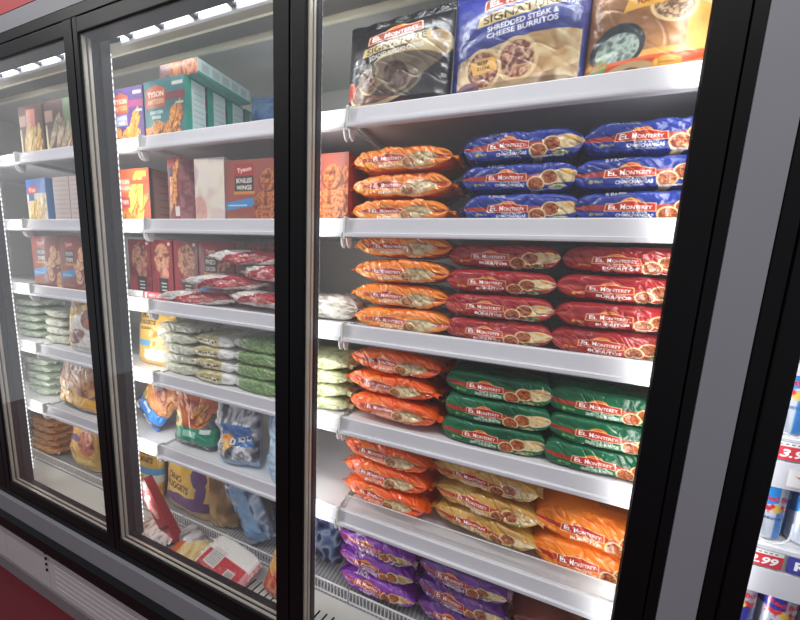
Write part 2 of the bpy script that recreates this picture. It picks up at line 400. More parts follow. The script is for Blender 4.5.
CELL = .012
def settle(heap, meshes, E3, loc):
    """lower a package onto what already lies in the heap; returns its height"""
    P = []
    for q in meshes:
        c = np.empty(len(q.vertices) * 3, np.float32); q.vertices.foreach_get('co', c); P.append(c.reshape(-1, 3) @ E3.T)
    P = np.concatenate(P); ij = np.clip(np.floor((P[:, :2] + np.array([loc[0] - heap['o'][0] + .4, loc[1] - heap['o'][1] + .4])) / CELL).astype(int), 0, 66)
    k = ij[:, 0] * 67 + ij[:, 1]; lo = np.full(67 * 67, 9.); hi = np.full(67 * 67, -9.)
    np.minimum.at(lo, k, P[:, 2]); np.maximum.at(hi, k, P[:, 2])
    z = max(loc[2] - P[:, 2].min() + .0008, (heap['top'] - lo).max() + .0004)
    heap['top'] = np.maximum(heap['top'], hi + z); return z

def new_heap(x, y): return {'o': (x, y), 'top': np.full(67 * 67, -9.)}

def place(name, part, meshes, label, cat, loc, rot=(0, 0, 0), group=None, seal='end_seal', heap=None):
    """one package: an Empty that carries its film (or carton) and its crimped seals"""
    me, seals = meshes
    # rest the lowest point of the turned package on the given height
    E3 = np.array(Euler(rot).to_matrix()); lo = 1e9
    for q in [me] + list(seals):
        co_ = np.empty(len(q.vertices) * 3, np.float32); q.vertices.foreach_get('co', co_); lo = min(lo, float((co_.reshape(-1, 3) @ E3[2]).min()))
    loc = (loc[0], loc[1], settle(heap, [me] + list(seals), E3, loc) if heap else loc[2] - lo + .0008)
    if not seals:
        o = bpy.data.objects.new(name, me); COL.objects.link(o); o.location = loc; o.rotation_euler = rot
        return tag(o, label, cat, group)
    t = thing(name, label, cat, loc, group, rot)
    o = bpy.data.objects.new(part, me); COL.objects.link(o); o.parent = t
    for s in seals:
        q = bpy.data.objects.new(seal, s); COL.objects.link(q); q.parent = t
    return t

# ================================================================== THE CASE AND ROOM
SEAMS = [.252 - .76 * k for k in range(5)]          # door seams from the right end to the left
GZ0, GZ1 = .488, 2.10                               # visible glass, bottom and top
struct(MB().box(-4.5, 3, -4.5, 1.2, -.02, 0).build('floor', FLOOR))
struct(MB().box(-4.5, 3, .0, .12, 2.2245, 3.0).build('wall_back', WALLR))

case = thing('freezer_case', 'long upright freezer case with black frame, grey trim and pale kick panel', 'freezer', (0, 0, 0))
MB().box(-2.83, .269, .0, .06, 2.174, 2.222).build('header_trim', GREY, case)
b = MB().box(-2.83, .269, .0, .05, 2.145, 2.172).box(-2.83, .269, .0, .05, .418, .443)
b.box(.2535, .269, .0, .05, .443, 2.145); b.build('door_surround', BLACK, case)
MB().box(-2.83, .269, -.012, .05, .341, .4165).build('sill_trim', GREY, case)['label'] = 'grey painted sill band'
b = MB().prism([(.03, .268), (-.012, .268), (-.026, .278), (-.026, .328), (-.012, .339), (.03, .339)], -2.83, .269, 'x')
b.build('bumper', BLACK, case)['label'] = 'black rubber bumper strip'
for x0, x1 in ((-2.83, -2.10), (-2.097, -1.745), (-1.742, .269)):
    k = MB().box(x0, x1, .0, .03, .062, .266).build('kick_panel', PANEL, case)
    if x1 > 0: pass
for z in (.232, .205, .178, .151):
    MB().cyl((-1.757, -.004, z), (-1.757, .002, z), .006, 8).build('screw', BLACK, case)
b = MB()
for i in range(7): b.box(-1.70, .25, -.001, .002, .085 + i * .025, .093 + i * .025)
b.build('louvre', PANEL, case)
MB().box(-2.83, .269, -.004, .03, 0, .058).build('toe_coving', CURB, case)
MB().box(-2.83, .360, .62, .65, .06, 2.22).build('back_panel', LINER, case)
MB().box(-2.83, .360, .06, .65, 2.185, 2.222).build('roof_panel', LINER, case)
MB().box(.354, .360, .06, .62, .38, 2.185).build('side_panel', LINER, case)
MB().box(-2.83, -2.815, .06, .62, .38, 2.185).build('side_panel', LINER, case)
MB().box(-2.815, .353, .19, .62, .375, .40).build('deck', DECK, case)
MB().prism([(.054, .36), (.054, .3985), (.19, .3985), (.19, .36)], -2.815, .353, 'x').build('front_ledge', LINER, case)
b = MB()
for i in range(0, 43):
    x = -.80 + i * .026; b.prism([(x, .095), (x + .006, .095), (x + .016, .14), (x + .010, .14)], .3970, .3990, 'z')
b.build('air_grille', BLACK, case)
# canopy at the top inside: cream lip, sloping honeycomb duct, thin cream rear lip
MB().box(-2.815, .353, .125, .133, 2.122, 2.158).build('canopy_lip', CREAM, case)
MB().prism([(.134, 2.150), (.134, 2.126), (.235, 2.166), (.235, 2.182)], -2.815, .353, 'x').build('air_duct', DUCT, case)
MB().box(-2.815, .353, .236, .246, 2.150, 2.166).build('canopy_lip', CREAM, case)
for s in SEAMS:
    hw = .030; x0, x1 = (s - hw, s + hw) if s < .2 else (.247, .334)
    MB().box(x0, x1, .052, .076, .44, 2.145).build('mullion', MULL, case)
    b = MB()
    if s > -2.7: b.box(s - (.0275 if s < .2 else -.002), s - (.018 if s < .2 else -.008), .0765, .080, .50, 2.09)
    if s < .2: b.box(s + .018, s + .0275, .0765, .080, .50, 2.09)
    b.build('led_strip', LED, case)
for k in range(4):
    x0, x1 = SEAMS[k + 1] + .06, SEAMS[k] - .06
    t = MB().cyl((x0, .075, 2.139), (x1, .075, 2.139), .0095, 12).build('light_tube', TUBE, case, True)
    for i in range(5):
        x = x0 + .05 + i * (x1 - x0 - .1) / 4; MB().box(x - .009, x + .009, .062, .09, 2.126, 2.152).build('tube_clip', DARKCLIP, t)
    MB().box(x0, x1, .088, .096, 2.118, 2.17).build('light_reflector', WHITE, t)

names = ['rightmost glass freezer door, nearest, in front of the burrito packs', 'second glass freezer door from the right, in front of cartons and nugget bags',
         'third glass freezer door from the right, at the left edge of the photo', 'leftmost glass freezer door, beyond the left edge of the photo']
for k in range(4):
    a, c = SEAMS[k + 1], SEAMS[k]
    d = thing('freezer_door', names[k], 'freezer door', ((a + c) / 2, 0, .445), 'glass doors of the freezer case')
    hw = (c - a) / 2; g = .0015; sl = .026 if k == 1 else .042; T = 2.1425 - .445; b0 = GZ0 - .445; b1 = GZ1 - .445
    for sg in (-1, 1):
        if sg < 0: MB().rbox(-hw + g, -hw + sl, .0, .048, 0, T, .004, 'z').build('door_stile', BLACK, d)
        else: MB().prism([(hw - .042, 0), (hw - g, 0), (hw - g, .048), (hw - .018, .048), (hw - .018, .012), (hw - .042, .010)], 0, T, 'z').build('door_stile', BLACK, d)
    MB().rbox(-hw + sl, hw - .042, .0, .048, 0, b0, .004, 'x').build('door_rail', BLACK, d)
    MB().rbox(-hw + sl, hw - .042, .0, .048, b1, T, .004, 'x').build('door_rail', BLACK, d)
    p = MB().box(-hw + sl, hw - .042, .004, .0062, b0, b1).build('glass_pane', GLASS if k == 0 else GLASSH, d)
    for y in (.008, .020): MB().box(-hw + sl + .0002, -hw + sl + .006, y, y + .007, b0 + .001, b1 - .001).build('spacer_bar', ALU, d)
    for y in (.008, .020): MB().box(-hw + sl + .007, hw - .0425, y, y + .006, b0, b0 + .0025).build('spacer_bar', ALU, d)

# ------------------------------------------------------------------ shelves
LIPS = [1.866, 1.607, 1.337, 1.077, .797]
ORD = ['top', 'second', 'third', 'fourth', 'lowest']
HOLDS = {3: ['black, blue and orange upright bags', 'orange and blue burrito packs', 'orange and red burrito packs', 'orange and green burrito packs', 'orange and tan burrito packs'],
         2: ['purple and teal cartons', 'orange and brown cartons', 'dark red cartons and loose red bags', 'pale and green vegetable bags', 'blue, green and silver bags'],
         1: ['dark fries cartons', 'blue carton and beige cartons', 'two red cartons', 'yellow bag and pale vegetable bags', 'brown and gold bag'],
         0: ['nothing in view', 'no packages', 'nothing', 'stacked pale bags', 'grey-green bags']}
DOORN = {3: 'right-hand door', 2: 'middle door', 1: 'left door', 0: 'hidden far-left door'}
for bay in range(4):
    x0 = -2.028 + .0795 + .76 * (bay - 1); x1 = x0 + .750
    if bay == 3: x1 = .352
    for i, zt in enumerate(LIPS):
        s = thing('freezer_shelf', 'white shelf with price rail, %s behind the %s' % (HOLDS[bay][i], DOORN[bay]), 'shelf', (x0, .117, zt), 'white freezer shelves')
        w = x1 - x0
        MB().box(.004, w - .004, .012, .50, -.022, -.010).build('shelf_panel', WHITE, s)
        MB().prism([(.0005, -.034), (.003, -.003), (.006, 0), (.012, 0), (.012, -.046), (-.005, -.046), (-.006, -.043), (-.0055, -.037), (.0003, -.0355)], 0, w, 'x').build('price_rail', RAIL, s)
        for x in (.001, w - .004):
            MB().prism([(.0125, -.022), (.0125, -.047), (-.002, -.049), (.000, -.062), (.006, -.071), (.015, -.074), (.021, -.070), (.024, -.034), (.50, -.034), (.50, -.022)], x, x + .003, 'x').build('shelf_bracket', WHITE, s)
        MB().rbox(-.005, .0, -.006, .020, -.052, .004, .006, 'x').build('end_cap', ENDCAP, s)
        if bay == 3 and i == 4:
            MB().box(.012, w - .002, .0125, .0145, .0, .040).build('clear_stop', ACRYL, s)
            MB().box(.012, w - .002, .012, .015, .040, .0415).build('stop_edge', WHITE, s)  # edge brightness put in as a white bead along the clear stop
for bay in range(4):
    x0 = -2.028 + .0795 + .76 * (bay - 1); x1 = min(x0 + .7545, .352); w = x1 - x0 - .002
    r = thing('wire_rack', 'low white wire fence along the deck behind the %s' % DOORN[bay], 'rack', (x0, .196, .40), 'wire fences on the deck')
    b = MB().cyl((0, 0, .044), (w, 0, .044), .0028, 8).cyl((0, 0, .003), (w, 0, .003), .0028, 8)
    b.build('rack_rail', WHITE, r)
    b = MB()
    n = int(w / .0125)
    for j in range(n + 1): b.box(j * w / n - .0014, j * w / n + .0014, -.0012, .0012, .003, .044)
    b.build('rack_bars', WHITE, r)

# ================================================================== ARTWORK
GOLD = (226, 176, 70)
def pack_art(base, dark, lite, sub, tagc=(206, 196, 90), seed=3, window=False, nu=230, nf=58, nt=30, W=.26, H=.064, D=.07, big=1.):
    a = Art(nu, nf + nt, W, H + D, base)
    a.food(a.X >= 0, [dark, base, base, lite], .09, .03, seed, .55)
    Y = lambda t: t * H
    a.rect(0, Y(.48), W, Y(.74), (178, 58, 40), .95)
    a.rect(0, Y(.0), W, Y(.05), dark)
    if window:                                   # clear film towards the right end shows tortillas
        a.poly([(W * .84, Y(.9)), (W * .97, Y(.4)), (W * .95, Y(.3)), (W * .84, Y(.7))], (178, 58, 40), .8)
        a.food(a.emask(W * .70, Y(.70), W * .13, Y(.26), 6), [(150, 136, 104), (190, 176, 140), (128, 118, 88)], .03, .012, seed + 2, .85)
        a.food((a.X < W * .13), [base, lite, dark, lite], .02, .012, seed + 4, .8)
    logo(a, W * .395, Y(.66), W * .34 * big, Y(.46))
    words = sub.split('|')
    if len(words) > 1: a.text(words[0], W * .43, Y(.37), W * .16, Y(.075), (250, 246, 236), .02)
    a.text(words[-1], W * .43, Y(.235), W * .25, Y(.15), (252, 250, 244), .035)
    a.rect(W * .37, Y(.105), W * .5, Y(.125), (236, 220, 170))
    a.text('8', W * .135, Y(.28), W * .03, Y(.17), tagc, .03); a.text('PACK', W * .19, Y(.29), W * .065, Y(.12), tagc, .03)
    if not window:
        burrito(a, W * .75, Y(.60), W * .175, 8, seed); burrito(a, W * .645, Y(.31), W * .165, 14, seed + 1, body=False)
        a.food(a.emask(W * .82, Y(.14), W * .07, Y(.11)), [(60, 92, 40), (110, 140, 70), (214, 206, 170)], .008, seed=seed)
    else:
        burrito(a, W * .60, Y(.36), W * .155, 12, seed, fill=((120, 70, 40), (170, 110, 60), (206, 150, 90)))
    a.rect(W * .6, Y(.02), W * .86, Y(.075), (226, 224, 214)); a.rect(W * .86, Y(.80), W * .93, Y(.92), (234, 170, 60))
    # the top face repeats the design faintly, with its own pack count
    a.rect(0, H + D * .55, W, H + D * .75, dark, .5); a.text('8 PACK', W * .3, H + D * .3, W * .15, D * .16, lite if base[2] < 140 else (232, 230, 220), .02)
    a.food((a.X > W * .55) & (a.X < W * .9) & (a.Y > H + D * .5), [(90, 60, 40), (150, 110, 70), dark], .03, seed=seed + 7, a=.8)
    return a

def side_art(base, fg=(236, 232, 226), edge=None, nu=40, nv=70, W=.07, H=.18, panel=True):
    a = Art(nu, nv, W, H, base)
    if panel:
        a.rect(W * .3, H * .06, W * .97, H * .94, fg)
        for i in range(9): a.rect(W * .38, H * (.14 + .085 * i), W * .88, H * (.15 + .085 * i), (150, 156, 160), .7)
        a.text('Facts', W * .62, H * .88, W * .4, H * .05, (60, 60, 66), .02)
    return a

FRY = [(150, 84, 34), (222, 140, 58), (240, 176, 90), (196, 108, 40)]
CRUMB = [(96, 44, 24), (168, 88, 46), (206, 128, 74), (128, 62, 34)]

def fries(a, cx, cy, rx, ry, n, ln, th, rot, seed, pal=FRY):
    rs = np.random.RandomState(seed)
    for i in range(n):
        x = cx + rs.uniform(-1, 1) * rx; y = cy + rs.uniform(-1, 1) * ry; r = rot + rs.uniform(-22, 22)
        m = a.emask(x, y, ln * rs.uniform(.8, 1.2), th, r); k = rs.uniform(.85, 1.12)
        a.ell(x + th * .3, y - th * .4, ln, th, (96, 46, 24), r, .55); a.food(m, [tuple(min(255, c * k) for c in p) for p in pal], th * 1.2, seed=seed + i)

def nuggets(a, cx, cy, rx, ry, n, r0, seed, pal=CRUMB):
    rs = np.random.RandomState(seed)
    for i in range(n):
        x = cx + rs.uniform(-1, 1) * rx; y = cy + rs.uniform(-1, 1) * ry; r = r0 * rs.uniform(.8, 1.25)
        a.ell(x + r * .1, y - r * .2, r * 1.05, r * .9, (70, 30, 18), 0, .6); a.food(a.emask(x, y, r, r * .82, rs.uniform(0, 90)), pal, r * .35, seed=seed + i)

# ---- upright bags
def sig_print(a, W, H, title, num, q=1.):
    a.poly([(W * .2, H * q * .66), (W * .82, H * q * .74), (W * .83, H * q * .84), (W * .22, H * q * .76)], (206, 180, 120))
    logo(a, W * .5, H * q * .895, W * .5, H * .13, col=(150, 52, 40), rot=5)
    a.text('SIGNATURE', W * .52, H * q * .75, W * .55, H * .07, (44, 36, 28), .012, 6)
    for i, l in enumerate(title): a.text(l, W * .53, H * q * (.655 - .065 * i), W * .5, H * .05, (244, 240, 234), .03, 5)
    a.text(num, W * .13, H * .60, W * .03, H * .05, (214, 214, 220), .02); a.rect(W * .08, H * .545, W * .2, H * .555, (190, 196, 210), .8)
    a.text('12g', W * .87, H * .72, W * .07, H * .045, (220, 226, 240), .01); a.rect(W * .83, H * .67, W * .92, H * .68, (190, 196, 210), .8)
    return a

def bag_base(base, dark, W, H, seed):
    a = Art(190, 172, W, H, base); return a.food(a.X >= 0, [dark, base, base], .08, .1, seed, .6)

def black_bag():
    W, H = .265, .225; a = bag_base((30, 28, 32), (16, 16, 20), W, H, 3)
    a.ell(W * .42, H * .26, W * .36, H * .17, (196, 170, 130), 8); a.ell(W * .42, H * .27, W * .34, H * .15, (108, 76, 60), 8)
    burrito(a, W * .28, H * .34, W * .24, 30, 5, [(96, 36, 26), (196, 120, 80), (226, 196, 150), (140, 50, 36)])
    burrito(a, W * .55, H * .36, W * .30, 35, 8, [(60, 30, 26), (120, 66, 50), (180, 140, 104), (84, 44, 36)])
    a.ell(W * .07, H * .3, W * .06, H * .1, (206, 120, 96)); a.ell(W * .07, H * .3, W * .045, H * .075, (170, 60, 46))
    a.rect(0, 0, W * .6, H * .09, (104, 98, 98), .85); a.ell(W * .6, H * .05, W * .12, H * .05, (190, 80, 50)); a.ell(W * .06, H * .13, W * .025, H * .035, (236, 236, 236))
    a.rect(W * .3, H * .04, W * .42, H * .06, (220, 210, 200), .8)
    a.put(a.emask(W * .62, H * .36, W * .45, H * .22), (26, 20, 22), .52); sig_print(a, W, H, ['LOADED NACHO CHEESE'], '4', .93)
    for i in range(4): a.rect(W * .93, H * (.3 + .1 * i), W * .97, H * (.34 + .1 * i), (206, 206, 206), .8)
    return a

def blue_bag():
    W, H = .262, .235; a = bag_base((52, 60, 138), (38, 44, 110), W, H, 5)
    a.food(a.pmask([(W * .06, H * .06), (W * .95, H * .1), (W * .95, H * .52), (W * .8, H * .44), (W * .6, H * .5), (W * .06, H * .38)]), [(170, 140, 104), (206, 176, 136), (222, 200, 166), (150, 116, 84)], .05, seed=3)
    burrito(a, W * .52, H * .30, W * .34, 14, 21, [(80, 40, 34), (150, 84, 66), (214, 180, 140), (104, 56, 46)])
    burrito(a, W * .27, H * .26, W * .32, 200, 24, [(80, 40, 34), (150, 84, 66), (214, 180, 140), (104, 56, 46)], False)
    a.poly([(W * .17, H * .34), (W * .36, H * .36), (W * .38, H * .24), (W * .2, H * .22)], (226, 174, 84)); a.text('BEEF', W * .27, H * .32, W * .08, H * .03, (60, 40, 30), .02); a.text('STEAK', W * .28, H * .27, W * .1, H * .03, (60, 40, 30), .02)
    a.ell(W * .15, H * .1, W * .1, H * .07, (120, 84, 100)); a.rect(0, 0, W, H * .055, (52, 52, 128)); a.rect(0, 0, W * .05, H, (52, 60, 138)); a.rect(W * .95, 0, W, H, (52, 60, 138)); a.rect(0, H * .5, W, H, (50, 58, 136), .9); return sig_print(a, W, H, ['SHREDDED STEAK &', 'CHEESE BURRITOS'], '8', .97)

def orange_bag():
    W, H = .262, .235; a = Art(190, 172, W, H, (226, 150, 70)); a.food(a.X >= 0, [(200, 130, 60), (232, 168, 84), (236, 186, 104)], .1, seed=4)
    a.food(a.pmask([(0, H * .2), (W * .55, H * .2), (W * .5, H), (0, H)]), [(120, 76, 50), (170, 120, 80), (196, 150, 106)], .06, seed=6, a=.8)
    burrito(a, W * .46, H * .5, W * .26, 60, 9, [(150, 110, 76), (214, 184, 140), (90, 60, 44), (226, 200, 160)])
    burrito(a, W * .68, H * .56, W * .2, 20, 12, [(150, 120, 84), (220, 196, 156), (100, 84, 56), (230, 210, 170)])
    a.poly([(W * .18, H * .5), (W * .46, H * .54), (W * .47, H * .74), (W * .24, H * .74)], (236, 176, 74))
    for i, t in enumerate(['BOLD SPICE', 'SAUCE', 'FLAVORS']): a.text(t, W * (.33 + .005 * i), H * (.69 - .06 * i), W * .17, H * .035, (110, 50, 30), .02, 6)
    a.ell(W * .17, H * .26, W * .15, H * .17, (50, 56, 60)); a.food(a.emask(W * .17, H * .24, W * .12, H * .12), [(120, 140, 130), (190, 206, 196), (90, 110, 100)], .01, seed=8)
    a.rect(0, 0, W, H * .155, (222, 96, 48)); a.food(a.emask(W * .06, H * .1, W * .05, H * .11, -20), [(80, 130, 60), (150, 180, 110), (206, 90, 50)], .012, seed=3)
    a.ell(W * .26, H * .06, W * .15, H * .07, (216, 186, 140)); a.ell(W * .26, H * .06, W * .06, H * .04, (140, 90, 60))
    a.ell(W * .46, H * .1, W * .085, H * .036, (240, 180, 70)); a.rect(W * .42, H * .098, W * .5, H * .103, (160, 80, 40)); logo(a, W * .74, H * .055, W * .42, H * .1); return a

def nugget_bag(base, title, seed, art2, W=.24, H=.30, band=None, nu=110, nv=130, food=CRUMB):
    a = Art(nu, nv, W, H, base); a.food(a.X >= 0, [tuple(c * .88 for c in base), base, tuple(min(255, c * 1.08) for c in base)], .07, seed=seed, a=.7)
    if band: a.rect(0, H * band[0], W, H * band[1], band[2])
    art2(a, W, H); 
    for (t, cx, cy, w, h, c, r) in title: a.text(t, W * cx, H * cy, W * w, H * h, c, .04, r)
    return a

# ---- cartons
def tyson_box(base, W, H, name, foodp, seed, blue=True, nu=80, nv=80):
    a = Art(nu, nv, W, H, base); a.food(a.X >= 0, [tuple(c * .8 for c in base), base], .08, seed=seed, a=.5)
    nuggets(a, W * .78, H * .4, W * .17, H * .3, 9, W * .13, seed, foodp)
    a.rect(W * .18, H * .5, W * .52, H * .9, (58, 46, 44)); a.rect(W * .18, H * .74, W * .52, H * .93, (168, 40, 40)); a.text('Tyson', W * .35, H * .83, W * .26, H * .09, (248, 232, 224), .03, 6)
    for i, t in enumerate(name): a.text(t, W * .35, H * (.67 - .11 * i), W * .28, H * .075, (244, 240, 232), .03)
    a.rect(W * .16, H * .455, W * .54, H * .505, (206, 140, 60))
    if blue: a.poly([(0, H * .2), (W * .52, H * .27), (W * .52, H * .4), (0, H * .33)], (66, 140, 200)); a.rect(W * .05, H * .27, W * .4, H * .29, (220, 234, 244), .8)
    a.rect(W * .05, H * .06, W * .45, H * .12, (150, 100, 70)); return a

def fries_box(base, band, W, H, seed, lab=(50, 110, 110), nu=80, nv=84):
    a = Art(nu, nv, W, H, base); a.food(a.X >= 0, [tuple(c * .8 for c in base), base], .1, seed=seed, a=.4)
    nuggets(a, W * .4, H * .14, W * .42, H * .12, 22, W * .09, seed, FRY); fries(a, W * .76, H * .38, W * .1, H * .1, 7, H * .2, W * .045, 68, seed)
    a.rect(W * .05, H * .64, W * .99, H * .76, band); a.poly([(W * .05, H * .54), (W * .54, H * .54), (W * .54, H * .84), (W * .3, H * .92), (W * .05, H * .84)], (196, 86, 56))
    a.text('TYSON', W * .3, H * .76, W * .4, H * .09, (250, 226, 200), .03); a.text('ANYTIZERS', W * .3, H * .64, W * .42, H * .08, (240, 196, 120), .03)
    a.rect(W * .12, H * .33, W * .5, H * .52, lab); a.text('CHICKEN', W * .31, H * .46, W * .32, H * .055, (226, 240, 236), .03); a.text('FRIES', W * .31, H * .38, W * .22, H * .055, (226, 240, 236), .03)
    a.rect(W * .7, H * .86, W * .95, H * .92, (206, 200, 190)); a.rect(W * .78, H * .56, W * .95, H * .59, (220, 220, 210)); return a

# ================================================================== BURRITO PACKS (right-hand door)
PK = {}
def pack_kind(key, art, w, h, d, nf, nt, seeds, **kw):
    PK[key] = [loaf_mesh('film_wrap', w, h, d, art, nf, nt, s, **kw) for s in seeds]
pack_kind('blue', pack_art((40, 60, 150), (28, 40, 110), (62, 84, 176), 'BEEF & BEAN|CHIMICHANGAS', seed=3), .24, .063, .17, 58, 30, (11, 12, 13), crumple=.8, px=8)
pack_kind('orange', pack_art((248, 138, 20), (224, 100, 16), (252, 178, 60), 'BEAN & CHEESE|BURRITOS', (236, 200, 90), 4, True), .258, .0595, .17, 58, 30, (21, 22, 23, 24), crumple=1.15, px=3.6, film=FILMC)
pack_kind('redorange', pack_art((246, 98, 28), (214, 66, 20), (252, 142, 52), 'CHICKEN & CHEESE|BURRITOS', (236, 190, 80), 5, True), .256, .0625, .17, 58, 30, (31, 32, 33, 34), crumple=1.2, px=3.4, film=FILMC)
pack_kind('red', pack_art((164, 34, 38), (126, 22, 28), (192, 52, 50), 'BEEF & BEAN|BURRITOS', (226, 190, 80), 6), .24, .0555, .17, 58, 30, (41, 42, 43, 44), crumple=.9, px=7)
pack_kind('green', pack_art((22, 100, 66), (14, 66, 44), (40, 128, 86), 'BEEF & BEAN|GREEN CHILI BURRITOS', (150, 200, 90), 7), .243, .060, .17, 58, 30, (51, 52, 53), crumple=.5, px=14, n=9)
pack_kind('tan', pack_art((206, 160, 76), (170, 118, 50), (226, 188, 110), 'EGG SAUSAGE|BREAKFAST BURRITOS', (150, 60, 40), 8), .258, .059, .18, 58, 30, (61, 62, 63), crumple=1.1, px=4, film=FILMC)
pack_kind('deeporange', pack_art((242, 124, 30), (220, 100, 24), (250, 150, 54), 'CHICKEN|BURRITOS', (250, 200, 90), 9, False), .25, .077, .2, 58, 30, (71, 72), crumple=.9, px=5)
pack_kind('purple', pack_art((144, 62, 182), (100, 40, 136), (186, 110, 214), 'STEAK & CHEESE|CHIMICHANGAS', (220, 200, 230), 10, False), .262, .064, .17, 58, 30, (81, 82, 83, 84), crumple=1.3, px=3.2, film=FILMC)
pack_kind('darkpurple', pack_art((100, 48, 136), (70, 32, 98), (140, 82, 172), 'STEAK & CHEESE|CHIMICHANGAS', (220, 200, 230), 11), .258, .064, .17, 58, 30, (91, 92, 93), crumple=1.1, px=4, film=FILMC)
pack_kind('brown', pack_art((108, 52, 40), (78, 36, 30), (136, 74, 56), 'SHREDDED BEEF|BURRITOS', (220, 180, 110), 12), .25, .060, .17, 58, 30, (96, 97), crumple=1., px=5)

def stack(kind, x, y, z, n, pitch, words, where, group, rz=0, jit=1., seed=0, dx=0., rx=0., cat='burrito pack'):
    """a column of lying packs, bottom first; each one gets its own label"""
    rs = random.Random(seed * 7 + 1); pos = {1: ['only'], 2: ['bottom', 'topmost'], 3: ['bottom', 'middle', 'topmost'], 4: ['bottom', 'second from bottom', 'third from bottom', 'topmost'],
        5: ['bottom', 'second from bottom', 'middle', 'fourth from bottom', 'topmost']}[n]
    v = PK[kind]; hp = new_heap(x, y)
    for i in range(n):
        place('burrito_pack', 'film_wrap', v[(i + seed) % len(v)], '%s, %s of the %s' % (words, pos[i], where), cat,
              (x + dx * i + rs.uniform(-.006, .006) * jit, y + rs.uniform(-.004, .006) * jit, z),
              (R(rx + rs.uniform(-.35, .35) * jit), R(rs.uniform(-.35, .35) * jit), R(rz + rs.uniform(-2.2, 2.2) * jit)), group, heap=hp)

ZS = [z - .0095 for z in LIPS]
Yp = .135 + .088
# second shelf
stack('orange', -.302, Yp, ZS[1], 3, .0605, 'orange pointed-end burrito bag', 'left stack on the second shelf', 'orange packs on the second shelf', seed=1)
stack('blue', -.028, Yp, ZS[1], 3, .0635, 'blue chimichanga pack', 'middle stack on the second shelf', 'blue packs on the second shelf', seed=2, jit=.8)
stack('blue', .200, Yp, ZS[1], 3, .0625, 'blue chimichanga pack', 'right stack on the second shelf', 'blue packs on the second shelf', seed=3, jit=.8)
# third shelf
stack('orange', -.286, Yp, ZS[2], 4, .057, 'orange crinkled burrito bag', 'left stack on the third shelf', 'orange packs on the third shelf', seed=2, rz=-2)
stack('red', -.048, Yp, ZS[2], 4, .0565, 'dark red burrito pack', 'middle stack on the third shelf', 'red packs on the third shelf', seed=4)
stack('red', .188, Yp, ZS[2], 4, .0565, 'dark red burrito pack', 'right stack on the third shelf', 'red packs on the third shelf', seed=5)
# fourth shelf
stack('redorange', -.300, Yp, ZS[3], 3, .064, 'red-orange crumpled burrito bag', 'left stack on the fourth shelf', 'orange packs on the fourth shelf', seed=3, rz=-3, rx=-6)
stack('green', -.033, Yp + .003, ZS[3], 3, .0625, 'green burrito pack', 'middle stack on the fourth shelf', 'green packs on the fourth shelf', seed=6, jit=.6)
stack('green', .204, Yp + .003, ZS[3], 3, .0625, 'green burrito pack', 'right stack on the fourth shelf', 'green packs on the fourth shelf', seed=7, jit=.6)
stack('brown', -.06, Yp + .19, ZS[3], 3, .0635, 'brown burrito pack', 'shadowed stack behind the middle green stack', 'brown packs behind the green ones', seed=8)
stack('brown', .19, Yp + .19, ZS[3], 3, .0635, 'brown burrito pack', 'shadowed stack behind the right green stack', 'brown packs behind the green ones', seed=9)
# lowest shelf
stack('redorange', -.308, Yp, ZS[4], 3, .067, 'red-orange crumpled burrito bag', 'left stack on the lowest shelf', 'orange packs on the lowest shelf', seed=1, rz=-3, rx=-9)
stack('tan', -.03, Yp + .01, ZS[4], 3, .065, 'tan breakfast burrito bag', 'middle stack on the lowest shelf', 'tan packs on the lowest shelf', seed=9, rz=-4, dx=-.008, rx=-11)
stack('brown', .2, Yp + .21, ZS[4], 3, .064, 'brown burrito pack', 'shadowed stack behind the plump orange bags', 'brown packs on the lowest shelf', seed=3)
stack('deeporange', .21, Yp + .02, ZS[4], 2, .076, 'bright orange plump burrito bag', 'right stack on the lowest shelf', 'plump orange packs on the lowest shelf', seed=0, rx=-6)
# deck
stack('purple', -.352, .205 + .088, .402, 3, .072, 'bright purple crumpled burrito bag', 'left stack on the deck', 'purple packs on the deck', seed=2, rz=-3, rx=-13)
stack('darkpurple', -.078, .205 + .09, .402, 3, .070, 'dark purple burrito bag', 'middle stack on the deck', 'purple packs on the deck', seed=4, rz=-4, rx=-12)
stack('brown', .19, .205 + .09, .402, 3, .068, 'brown-red burrito bag', 'right stack on the deck', 'brown packs on the deck', seed=5, rz=-2)
# top shelf
SG = 'large upright snack bags on the top shelf'
place('snack_bag', 'film_wrap', standbag_mesh('film_wrap', .272, .212, .085, black_bag(), 3, .28, waist=.0, film=FILMB), 'black upright bag with a cream title plate, left end of the top shelf', 'snack bag', (-.333, .182, ZS[0]), (R(-1), 0, R(-3)), SG, 'top_seal')
place('snack_bag', 'film_wrap', standbag_mesh('film_wrap', .272, .226, .085, blue_bag(), 5, .28, waist=.0, film=FILMB), 'blue-violet upright bag with large burritos, middle of the top shelf', 'snack bag', (-.060, .182, ZS[0]), (R(-1), 0, R(-1)), SG, 'top_seal')
place('snack_bag', 'film_wrap', standbag_mesh('film_wrap', .272, .235, .085, orange_bag(), 7, .28, waist=.0, film=FILMB), 'orange upright bag with a bowl of sauce, right end of the top shelf', 'snack bag', (.212, .182, ZS[0]), (R(-1), 0, R(2)), SG, 'top_seal')

